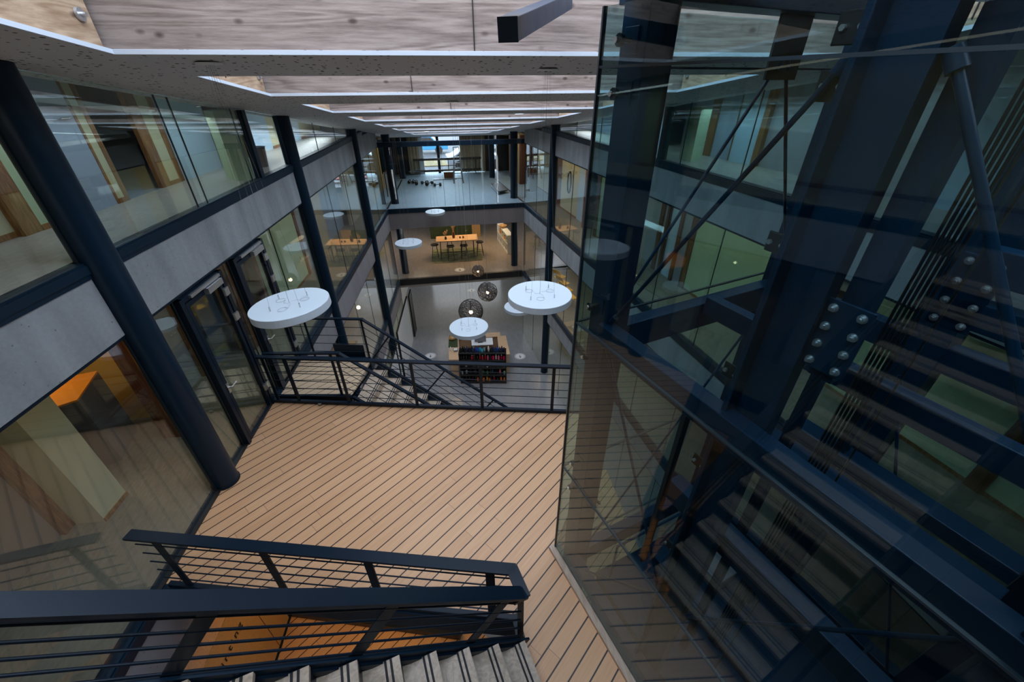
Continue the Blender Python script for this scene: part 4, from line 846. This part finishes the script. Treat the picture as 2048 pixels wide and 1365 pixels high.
struct('wall_right', MB().lp(22.7,24.3,.95,1.3,F2,9.3,'R'), M['ochre'], 'ochre panel in the gym corridor at right','wall')
struct('wall_back', MB().prism([(-9,27),(11,27),(11,27.2),(-9,27.2)],9.3,12.2), M['plaster'], 'end wall of the top corridors above the gym','wall')
P = RP(16.3,1.2); hk = thing('hose_coil','dark coiled hose hanging on the wall of the far right gallery','hose',(P[0],P[1],F2+.9))
MB().path([(P[0]-.02*math.sin(i*.3),P[1]+(.22+.012*(i%5))*math.cos(i*.35),F2+1.25+(.38+.01*(i%4))*math.sin(i*.35)) for i in range(73)],.014,6).build('hose',M['black'],hk); MB().tube((P[0]+.04,P[1],F2+1.6),(P[0]-.06,P[1],F2+1.62),.015,8).build('hook',M['alu'],hk)
# exterior beyond the gym window
struct('ground', MB().prism([(-30,26.9),(40,26.9),(40,80),(-30,80)],6.0,6.3), M['asphalt'], 'darkened car park outside the gym window', 'ground')
gr = MB().prism([(-12,33),(14,33),(14,36.2),(-12,36.2)],6.3,6.36).build('leaf_litter',M['leaves']); tag(gr,'leaf strewn verge outside the gym window','verge',None,'stuff')
gr = MB().prism([(-12,29.3),(14,29.3),(14,30.8),(-12,30.8)],6.3,6.35).build('leaf_litter',M['redleaf']); tag(gr,'strip of red fallen leaves outside the gym window','leaves',None,'stuff')
def car(P, col, lab, a=0.0):
    t = thing('car', lab, 'car', P); x,y,z = P
    prof = [(-2.1,.35),(2.1,.35),(2.1,.75),(1.3,.86),(.75,1.38),(-.9,1.42),(-1.75,.92),(-2.1,.88)]
    vs=[]; n=len(prof)
    for sy in (-.85,.85): vs += [(x+px*math.cos(a)-sy*math.sin(a)*1, y+px*math.sin(a)+sy*math.cos(a), z+pz) for px,pz in prof]
    MB().add(vs,[tuple(range(n)),tuple(reversed(range(n,2*n)))]+[(i,n+i,n+(i+1)%n,(i+1)%n) for i in range(n)]).build('body',colour('car '+lab,col,.25),t,.04)
    w=[(-1.55,.93),(1.1,.9),(.68,1.32),(-.85,1.35)]; vs=[]
    for sy in (-.862,.862): vs += [(x+px*math.cos(a)-sy*math.sin(a), y+px*math.sin(a)+sy*math.cos(a), z+pz) for px,pz in w]
    MB().add(vs,[(0,1,2,3),(7,6,5,4)]+[(i,4+i,4+(i+1)%4,(i+1)%4) for i in range(4)]).build('side_window',M['black'],t)
    for px in (-1.3,1.3):
        for sy in (-.8,.8):
            c=Vector((x+px*math.cos(a)-sy*math.sin(a), y+px*math.sin(a)+sy*math.cos(a), z+.32)); dd=Vector((-math.sin(a),math.cos(a),0))*.11
            MB().tube(c-dd,c+dd,.32,18).build('wheel',M['rubber'],t)
car((-.8,40,6.3),(.04,.18,.34),'blue car parked at left beyond the verge'); car((4.9,41,6.3),(.15,.26,.34),'pale blue car parked right of the window mullion'); car((3.0,31.95,6.3),(.25,.29,.34),'silver car parked close to the gym window',R(4)); car((9.5,41.5,6.3),(.18,.29,.34),'light blue car at the edge of the curtain')
# room with the high table
tb = thing('high_table','long pale oak high table with dark legs on the green rug','table',(.78,21.35,F1+.012))
MB().prism([(-.32,20.94),(1.84,20.86),(1.9,21.82),(-.3,21.78)],F1+.97,F1+1.02).build('table_top',M['oak_top'],tb,.012)
for q in ((-.1,21.05),(1.62,21.0),(-.1,21.66),(1.68,21.7)): MB().bar((q[0]*1.02-.03,q[1],F1+.012),(q[0],q[1],F1+.97),.05,.04,up=(1,0,0)).build('leg',M['black'],tb)
MB().bar((-.1,21.35,F1+.25),(1.65,21.35,F1+.25),.03,.03).bar((-.1,21.05,F1+.25),(-.1,21.66,F1+.25),.03,.03).bar((1.65,21.0,F1+.25),(1.65,21.7,F1+.25),.03,.03).build('stretcher',M['black'],tb)
def stool(P, lab, a=0.0, back=True):
    t = thing('bar_stool', lab, 'stool', P, 'stools round the high table'); x,y,z=P
    pr=[(.02,.70),(.19,.70),(.21,.72),(.20,.75),(.12,.735),(1e-5,.73)]
    MB().lathe(pr,(x,y,z),18).build('seat',M['felt'],t)
    if back: MB().path([(x+.2*math.cos(a+b),y+.2*math.sin(a+b),z+.86) for b in (-1.1,-.7,-.3,.1,.5,.9)],.014,6).tube((x+.2*math.cos(a-1),y+.2*math.sin(a-1),z+.72),(x+.2*math.cos(a-1),y+.2*math.sin(a-1),z+.86),.012,6).tube((x+.2*math.cos(a+.9),y+.2*math.sin(a+.9),z+.72),(x+.2*math.cos(a+.9),y+.2*math.sin(a+.9),z+.86),.012,6).build('backrest',M['black'],t)
    for k in range(4): b=R(45+90*k); MB().tube((x+.24*math.cos(b),y+.24*math.sin(b),z),(x+.13*math.cos(b),y+.13*math.sin(b),z+.71),.013,8).build('leg',M['black'],t)
    MB().path([(x+.2*math.cos(R(45+90*k)),y+.2*math.sin(R(45+90*k)),z+.25) for k in range(5)],.009,6).build('footrest',M['black'],t)
stool((-.42,21.3,F1+.012),'black bar stool at the left end of the high table',math.pi,False); stool((.4,20.88,F1+.012),'black bar stool at the near side of the high table, left one',-math.pi/2)
stool((1.1,20.88,F1+.012),'black bar stool at the near side of the high table, right one',-math.pi/2); stool((1.98,21.3,F1+.012),'black bar stool at the right end of the high table',0,False)
stool((.4,21.95,F1+.012),'black bar stool behind the high table, left one',math.pi/2); stool((1.15,21.95,F1+.012),'black bar stool behind the high table, right one',math.pi/2)
o = MB().prism([(-.66,20.5),(2.02,20.5),(2.08,22.6),(-.6,22.6)],F1,F1+.012).build('rug',M['rug']); tag(o,'mottled green and yellow rug under the high table','rug')
def stems(P, n, h, m, t, sp=.25):
    mb = MB(); rg = random.Random(int(P[0]*50)+n)
    for k in range(n):
        a=rg.uniform(0,6.28); q=(P[0]+sp*rg.random()*math.cos(a),P[1]+sp*rg.random()*math.sin(a),P[2]+h*rg.uniform(.7,1)); mb.tube(P,q,.006,5)
        for j in range(7): f=.5+.5*j/7; c=Vector(P).lerp(Vector(q),f); mb.sphere(c+Vector((rg.uniform(-.03,.03),rg.uniform(-.03,.03),0)),.022,6,4)
    mb.build('flower_stem',m,t)
vz_ = thing('vase','tall dark vase of dried flowers in the middle of the high table','vase',(.62,21.35,F1+1.02)); MB().lathe([(.06,0),(.085,.1),(.07,.25),(.05,.32),(.06,.34)],(.62,21.35,F1+1.02),18).build('body',M['redwood'],vz_); stems((.62,21.35,F1+1.3),18,.75,M['dried'],vz_,.22)
vz_ = thing('vase','small dark vase with two twigs at the left of the high table','vase',(.2,21.2,F1+1.02)); MB().lathe([(.05,0),(.065,.06),(.04,.13),(.045,.14)],(.2,21.2,F1+1.02),16).build('body',M['black'],vz_); stems((.2,21.2,F1+1.12),4,.4,M['dried'],vz_,.2)
for x,l in ((.95,'left'),(1.12,'right')): t=thing('candle_jar',f'small brown jar on the high table, {l} one of two','jar',(x,21.25,F1+1.02)); MB().lathe([(.04,0),(.045,.09),(.04,.1)],(x,21.25,F1+1.02),14).build('body',M['redwood'],t); MB().lathe([(1e-5,.095),(.035,.095)],(x,21.25,F1+1.02),14).build('wax',M['cream'],t)
struct('wall_back', MB().box((.6,24.6,F1+1.35),(2.5,.15,2.7)), M['greenwall'], 'dark green felt partition behind the high table','wall')
struct('wall_back', MB().box((2.1,24.55,F1+1.35),(.5,.2,2.7)), M['osb'], 'warm timber end of the green partition','wall')
struct('wall_back', MB().prism([(-9,28),(11,28),(11,28.2),(-9,28.2)],0,6.4), M['taupe'], 'far wall of the lower storeys','wall')
t = thing('globe_lamp','wicker globe lamp in front of the timber partition end','lamp',(1.95,24.2,F1+1.5),'dark thread globe lamps'); MB().sphere((1.95,24.2,F1+1.5),.3,20,12).build('shade',M['rattan'],t); MB().sphere((1.85,23.9,F1+1.52),.06,12,8).build('bulb',M['bulb'],t); MB().tube((1.95,24.2,F1+1.8),(1.95,24.2,6.3),.005,6).build('power_cable',M['black'],t)
sb = thing('sideboard','long white open sideboard against the right wall of the table room','sideboard',(3.75,22.4,F1))
MB().prism([(3.47,21.15),(3.75,21.15),(3.55,23.7),(3.27,23.7)],F1,F1+.08).build('plinth',M['white'],sb); MB().prism([(3.45,21.12),(3.78,21.12),(3.58,23.72),(3.25,23.72)],F1+1.0,F1+1.05).build('top',M['white'],sb)
for k in range(6): yv=21.15+.5*k; xs=3.47-.078*(yv-21.15); MB().prism([(xs,yv),(xs+.3,yv),(xs+.3,yv+.04),(xs,yv+.04)],F1+.08,F1+1.0).build('divider',M['white'],sb)
MB().prism([(3.47,21.15),(3.77,21.15),(3.57,23.7),(3.27,23.7)],F1+.52,F1+.55).build('shelf',M['white'],sb); MB().prism([(3.76,21.15),(3.79,21.15),(3.59,23.7),(3.56,23.7)],F1,F1+1.0).build('back_panel',M['white'],sb)
rg = random.Random(4)
for k in range(9):
    yv=21.32+.26*k; xs=3.56-.078*(yv-21.15); zz=F1+(.55 if k%2 else .08); hh=rg.uniform(.14,.3)
    t=thing('jar',f'{["brown","cream","dark","orange"][k%4]} jar number in the white sideboard','jar',(xs,yv,zz)); t['label']=f'{["brown","cream","dark","orange"][k%4]} jar in the {"upper" if k%2 else "lower"} row of the white sideboard, {ords[k+1] if k<8 else "last"} from the near end'
    MB().lathe([(.06,0),(.075,hh*.5),(.05,hh),(.05,hh+.01)],(xs,yv,zz),14).build('body',[M['redwood'],M['cream'],M['felt'],M['orange']][k%4],t); MB().lathe([(.054,hh+.01),(.054,hh+.03),(1e-5,hh+.03)],(xs,yv,zz),14).build('lid',M['black'],t)
t = thing('bowl','round wicker bowl on the white sideboard','bowl',(3.45,22.6,F1+1.05)); MB().lathe([(.1,0),(.2,.05),(.24,.12),(.225,.12),(.18,.06),(1e-5,.02)],(3.45,22.6,F1+1.05),22).build('body',M['rattan'],t); MB().sphere((3.45,22.6,F1+1.13),.1,10,6,(1,1,.5)).build('fruit',M['dried'],t)
# yellow chairs
def chair(P, a, lab):
    t = thing('shell_chair', lab, 'chair', P, 'yellow chairs on the lower right gallery'); x,y,z=P; c,s=math.cos(a),math.sin(a)
    def W(px,py,pz): return (x+px*c-py*s, y+px*s+py*c, z+pz)
    vs=[W(-.23,-.22,.46),W(.23,-.22,.46),W(.21,.2,.43),W(-.21,.2,.43),W(-.23,-.22,.43),W(.23,-.22,.43),W(.21,.2,.40),W(-.21,.2,.40)]
    MB().hexa([vs[4],vs[5],vs[6],vs[7],vs[0],vs[1],vs[2],vs[3]]).build('seat',M['yellow'],t,.02)
    vs=[W(-.24,.18,.62),W(.24,.18,.62),W(.24,.21,.62),W(-.24,.21,.62),W(-.22,.27,.84),W(.22,.27,.84),W(.22,.30,.84),W(-.22,.30,.84)]
    MB().hexa(vs).build('backrest',M['yellow'],t,.02)
    for sx in (-1,1):
        MB().tube(W(.2*sx,.2,.42),W(.22*sx,.22,.66),.014,8).build('back_post',M['yellow'],t)
        for sy in (-1,1): MB().tube(W(.25*sx,.24*sy,0),W(.17*sx,.17*sy,.44),.014,8).build('leg',M['yellow'],t)
for k,(x,y,l) in enumerate(((5.0,14.6,'nearest'),(5.05,15.3,'second'),(5.1,16.0,'third'),(5.15,16.7,'farthest'))): chair((x,y,F1),R(100+8*k),f'yellow chair on the lower right gallery, {l} of the row')
# round floor stickers
def sticker(P, lab, mir=1):
    t = thing('floor_sticker', lab, 'sticker', P); x,y,z=P
    MB().lathe([(1e-5,.001),(.27,.001),(.27,.003),(1e-5,.003)],(x,y,z),28,False).build('disc',M['paper'],t)
    a = MB().box((x,y+.02,z+.0035),(.03,.16,.002)).prism([(x-.06,y-.05*mir),(x+.06,y-.05*mir),(x,y-.14*mir)],z+.0025,z+.0045).build('arrow',M['ink'],t)
    MB().lathe([(.225,.0035),(.24,.0035),(.24,.0045),(.225,.0045),(.225,.0035)],(x,y,z),28,False,None,False).build('ring',M['ink'],t)
for p,z,l in (((861,712),0,'white round floor sticker with an arrow left of the counter'),((1040,713),0,'white round floor sticker right of the counter'),((943,581),0,'white round floor sticker far down the hall between the globes'),((920,540),F1,'white round floor sticker near the edge of the table room floor')):
    P=at(p[0],p[1],z); sticker((P.x,P.y,z),l)
# ------------------------------------------------------------------ reception counter with bottle shelf
bc = thing('reception_counter','pale oak reception counter open at the back, behind the black bottle shelf','counter',(1.1,16.2,0))
def blk(q,z0,z1,nm,m,b=.004): return MB().prism(q,z0,z1).build(nm,M[m],bc,b)
blk([(-.22,15.2),(.22,15.12),(.34,17.25),(-.14,17.3)],1.04,1.1,'counter_top','oak_top'); blk([(-.17,15.3),(.17,15.25),(.28,17.2),(-.08,17.25)],0,1.04,'counter_base','oak_top')
blk([(.30,16.9),(2.36,16.75),(2.38,17.15),(.33,17.27)],1.04,1.1,'counter_top','oak_top'); blk([(.32,16.95),(2.3,16.8),(2.33,17.1),(.34,17.2)],0,1.04,'counter_base','oak_top')
blk([(2.06,15.2),(2.55,15.15),(2.62,16.78),(2.2,16.8)],1.04,1.1,'counter_top','oak_top'); blk([(2.15,15.25),(2.5,15.2),(2.56,16.75),(2.24,16.78)],0,1.04,'counter_base','oak_top')
blk([(.24,15.3),(2.08,15.0),(2.2,15.7),(.27,15.9)],.82,.86,'work_top','white')
o = MB().prism([(-.2,16.2),(.24,16.15),(.3,17.22),(-.12,17.27)],1.1,1.106).build('counter_mat',M['greenwall']); tag(o,'dark green mat on the left arm of the counter','mat')
fb = Vector((.21,14.78,0)); fe = Vector((2.25,14.41,0)); fd=(fe-fb).normalized(); fn=Vector((-fd.y,fd.x,0)); FLn=(fe-fb).length
def FP(s,o): p=fb+fd*s+fn*o; return (p.x,p.y)
bs = thing('bottle_shelf','black open display shelf full of drink bottles in front of the counter','shelf',(1.23,14.6,0))
for z in (.06,.46,.86,1.26,1.66): MB().prism([FP(0,0),FP(FLn,0),FP(FLn,.34),FP(0,.34)],z-.03,z).build('shelf_board',M['felt'],bs)
for s in (0,.68,1.36,FLn-.03): MB().prism([FP(s,.01),FP(s+.03,.01),FP(s+.03,.34),FP(s,.34)],0,1.66).build('upright',M['felt'],bs)
MB().prism([FP(0,.34),FP(FLn,.34),FP(FLn,.37),FP(0,.37)],0,1.7).build('back_panel',M['felt'],bs)
BC = {'black':(.012,.012,.014),'navy':(.02,.04,.16),'blue':(.03,.10,.50),'turquoise':(.05,.45,.65),'grey':(.35,.42,.45),'red':(.55,.02,.05),'pink':(.80,.15,.28),'crimson':(.75,.02,.12),'white':(.75,.75,.75),'green':(.05,.25,.07),'orange':(.85,.22,.03),'amber':(.85,.45,.04),'mint':(.3,.6,.4)}
def bottle(s,o,z,c,h,row):
    for up_ in (.695,1.375):
        if abs(s-up_) < .065: s = up_+.07*(1 if s >= up_ else -1)
    x,y=FP(s,o); t=thing('drink_bottle',f'{c} drink bottle on the {row} board of the black shelf','bottle',(x,y,z),f'{c} bottles on the {row} board')
    r=.045; MB().lathe([(r*.9,0),(r,.01),(r,h*.66),(r*.55,h*.8),(r*.5,h*.84)],(x,y,z),12).build('body',colour('bottle '+c,BC[c],.25),t)
    MB().lathe([(r*.58,h*.84),(r*.58,h),(1e-5,h)],(x,y,z),10).build('cap',M['black'] if c not in('pink','white','red') else M['paper'],t)
rows = [(1.66,'topmost',.27,['black','black','black','navy','black','black','navy','blue','blue','turquoise','turquoise','grey','black','white','black','navy','navy','blue','black','navy','black']),
 (1.26,'fourth',.25,['black','black','black','black','red','red','black','red','red','red','pink','crimson','crimson','white','pink','red','crimson']),
 (.86,'third',.22,['black','white','black','grey','white','grey','white','black','black','black','white']),(.46,'second',.25,['grey','grey','black','black','black','green','green','navy','black','pink','mint']),(.06,'lowest',.26,['black','black','black','black','orange','amber','orange','amber','orange','red','black','orange','orange'])]
for z,rw,h,cs in rows:
    for k,c in enumerate(cs): bottle(.09+(FLn-.18)*k/(len(cs)-1),.12+.05*(k%2),z,c,h*(.92+.16*((k*7)%5)/5),rw)
mo = thing('monitor','grey computer monitor on the work top inside the counter','monitor',(1.35,16.3,1.1)); MB().bar((1.06,16.42,1.3),(1.6,16.36,1.3),.03,.34).build('screen',M['screen'],mo,.004); MB().bar((1.33,16.45,1.1),(1.33,16.45,1.25),.05,.03,up=(1,0,0)).build('stand',M['black'],mo); MB().box((1.33,16.44,1.108),(.24,.2,.016)).build('foot',M['black'],mo)
blk([(.9,16.2),(1.9,16.1),(1.95,16.7),(.92,16.8)],1.06,1.1,'raised_shelf','white'); blk([(.95,16.25),(1.0,16.25),(1.0,16.7),(.95,16.7)],0,1.06,'shelf_support','white')
t = thing('bread_basket','round wicker basket on the green mat of the counter','basket',(.02,16.9,1.106)); MB().lathe([(.12,0),(.17,.05),(.19,.1),(.175,.1),(.14,.04),(1e-5,.02)],(.02,16.9,1.106),20).build('body',M['rattan'],t); MB().sphere((.02,16.9,1.17),.1,10,6,(1.1,1,.5)).build('bread',M['dried'],t)
t = thing('card_terminal','small white card terminal on the left arm of the counter','terminal',(.12,15.9,1.1)); MB().box((.12,15.9,1.13),(.2,.26,.04),.1).build('body',M['screen'],t); MB().box((.12,15.93,1.152),(.16,.14,.006),.1).build('display',M['white'],t)
t = thing('hand_gel','white pump bottle on the left arm of the counter','bottle',(-.1,15.95,1.1)); MB().lathe([(.035,0),(.035,.14),(.015,.16),(.015,.2)],(-.1,15.95,1.1),12).build('body',M['white'],t); MB().bar((-.1,15.95,1.3),(-.04,15.95,1.3),.015,.01).build('pump',M['black'],t)
for (x,y,c,l) in ((.45,16.0,'white','folded white papers'),(.75,15.6,'white','stack of white cups'),(1.05,15.55,'black','black tray of cutlery'),(1.75,15.45,'grey','grey mixer box'),(2.0,15.4,'black','black coffee grinder')):
    t = thing('worktop_item',f'{l} on the white work top inside the counter','counter item',(x,y,.86)); t.name='tray' if 'tray' in l else ('cup_stack' if 'cup' in l else ('paper_stack' if 'paper' in l else ('mixer_box' if 'mixer' in l else 'coffee_grinder'))); ROOT[t.name]=Vector((x,y,.86))
    MB().box((x,y,.86+.09),(.2,.16,.18),.15).build('body',colour('bottle '+c,BC[c]),t,.01); MB().box((x,y,.86+.185),(.14,.1,.015),.15).build('top_plate',M['alu'],t)
# picture boards leaning along the left of the hall
def board(y0,y1,o0,o1,h,lab,m):
    t=thing('display_board',lab,'board',(*LP((y0+y1)/2,(o0+o1)/2),0))
    MB().prism([LP(y0,o0),LP(y1,o0),LP(y1,o0+.05),LP(y0,o0+.05)],0,h).build('panel',M['white' if m=='plaster' else m],t)
    MB().lp(y0-.03,y0,o0-.01,o0+.06,0,h+.03).lp(y1,y1+.03,o0-.01,o0+.06,0,h+.03).lp(y0,y1,o0-.01,o0+.06,h,h+.03).build('frame',M['black'],t)
board(15.7,19.2,-.12,.3,2.45,'large pale display board in a black frame along the left side of the hall','plaster'); board(19.35,20.1,-.2,.3,2.4,'tall dark framed board past the pale display board','black'); board(13.4,15.4,-.10,.3,2.1,'pale board in a black frame nearest the lower stairs','plaster')
t=thing('plant_trellis','dark panel with small pale blooms by the foot of the lower stairs','trellis',(*LP(12.6,-.05),0)); MB().lp(12.2,13.1,-.1,-.04,0,2.3).build('panel',M['black'],t)
bl=MB(); rg=random.Random(3)
for k in range(26): q=LP(rg.uniform(12.25,13.05),-.11); bl.sphere((q[0],q[1],rg.uniform(.3,2.2)),.03,6,4)
bl.build('bloom',M['cream'],t)['kind']='stuff'
# ------------------------------------------------------------------ daylight and lamps
W_ = bpy.data.worlds.new('sky'); S.world = W_; W_.use_nodes = True
nt = W_.node_tree; bg = nt.nodes['Background']; sky = nt.nodes.new('ShaderNodeTexSky'); sky.sky_type='NISHITA'; sky.sun_disc=False; sky.sun_elevation=R(32); sky.sun_rotation=R(200)
mixc = nt.nodes.new('ShaderNodeMixRGB'); mixc.inputs[0].default_value=.55; mixc.inputs[2].default_value=(4.2,4.7,5.4,1)
nt.links.new(sky.outputs[0],mixc.inputs[1]); nt.links.new(mixc.outputs[0],bg.inputs[0]); bg.inputs[1].default_value = SKY = 1.8
def area(nm, P, sx, sy, power, col, rot=(0,0,0), portal=False, spread=180):
    l = bpy.data.lights.new(nm,'AREA'); l.shape='RECTANGLE'; l.size=sx; l.size_y=sy; l.energy=power; l.color=col; l.spread=R(spread)
    o = bpy.data.objects.new(nm,l); COL.objects.link(o); o.location=P; o.rotation_euler=rot
    if portal: l.cycles.is_portal = True
    return o
sl_ = math.atan(.1305)
for n,f in zip(NEAR,FAR):
    ym=(n+f)/2; xm=(ol(ym)+orr(ym))/2
    area('skylight_portal',(xm,ym,CZ(ym)+1.36),orr(ym)-ol(ym)+.05,f-n,1,(1,1,1),(-sl_,0,0),True)
area('gym_window_portal',(1.0,YW+.3,8.1),3.8,2.4,1,(1,1,1),(R(-90),0,0),True)
WARM=(1,.72,.42); NEU=(1,.88,.70); COOL=(.80,.90,1)
def lampline(nm, side, y0, y1, off, z, power, col):
    F = LP if side=='L' else RP
    a=F(y0,off); b=F(y1,off); area(nm,((a[0]+b[0])/2,(a[1]+b[1])/2,z),.15,abs(y1-y0),power,col,(0,0,math.atan2(b[0]-a[0],b[1]-a[1])*-1))
for k,(a,b) in enumerate(((.0,4.2),(4.8,9.2),(10.2,14.5))):
    top = CZ(b)-.05
    area('corridor_light',(*LP((a+b)/2,.75),CZ((a+b)/2)-.12),.5,b-a,[6,16,34][k],COOL if k else NEU,(-sl_,0,R(-4.4)))  # unseen area lights; the cool ones are added in place of window daylight
    area('corridor_light',(*RP((a+b)/2,.75),CZ((a+b)/2)-.12),.5,b-a,[1.0,26,24][k],COOL,(-sl_,0,R(4.9)))
lampline('corridor_light','L',-1,4.4,.8,9.28,5,(1,.8,.52)); lampline('corridor_light','L',4.8,9.5,.8,9.28,6,NEU); lampline('corridor_light','L',10,17.5,.7,9.28,14,NEU)
area('room_lamp',(*LP(4.9,2.6),9.2),.6,.6,12,(1,.75,.4))
lampline('corridor_light','R',-1,4.4,.8,9.28,.8,NEU); lampline('corridor_light','R',4.8,12,.8,9.28,34,NEU); lampline('corridor_light','R',12.5,18,.7,9.28,20,WARM)
lampline('corridor_light','L',1.5,5,.4,6.0,22,WARM); area('deck_lamp',(-1.6,3.7,6.3),1.6,.2,26,(1,.55,.2))
lampline('corridor_light','L',10,18,.9,6.0,26,WARM); lampline('corridor_light','R',8,18,.9,6.0,70,WARM)
lampline('corridor_light','R',6,18,.9,2.9,40,NEU); lampline('corridor_light','L',6,18,.5,2.75,24,NEU)
area('table_lamp',(.8,21.4,6.2),2.2,.6,62,(1,.62,.30)); area('table_lamp',(3.2,22.4,6.2),.3,2.2,34,(1,.70,.40)); area('table_lamp',(-1.5,23.5,6.2),1,1,22,(1,.8,.6))
area('hall_lamp',(1.0,22.5,3.05),4,3,45,(1,.9,.8)); area('hall_window_daylight',(1.5,27.8,1.6),5,2.4,55,(.85,.92,1),(R(-90),0,0))
area('gym_light',(3.9,22.5,9.15),.4,4,10,WARM); area('gym_light',(.8,22.5,9.15),3,2,30,(.82,.92,1))  # the cool gym light is added to brighten the floor
def point(nm,P,e,col,r=.06):
    l=bpy.data.lights.new(nm,'POINT'); l.energy=e; l.color=col; l.shadow_soft_size=r; o=bpy.data.objects.new(nm,l); COL.objects.link(o); o.location=P
for P in ((.70,11.8,5.23),(1.41,13.07,5.28),(1.35,15.89,4.92)): point('globe_bulb_light',P,10,(1,.66,.36))
S.cycles.transparent_max_bounces = 40; S.cycles.max_bounces = 8; S.cycles.diffuse_bounces = 4; S.cycles.glossy_bounces = 5; S.cycles.sample_clamp_indirect = 4.0; S.cycles.caustics_reflective=False; S.cycles.caustics_refractive=False
S.view_settings.view_transform='Standard'; S.view_settings.look='None'; S.view_settings.gamma=1; S.view_settings.use_curve_mapping=False; S.view_settings.exposure = 0.0
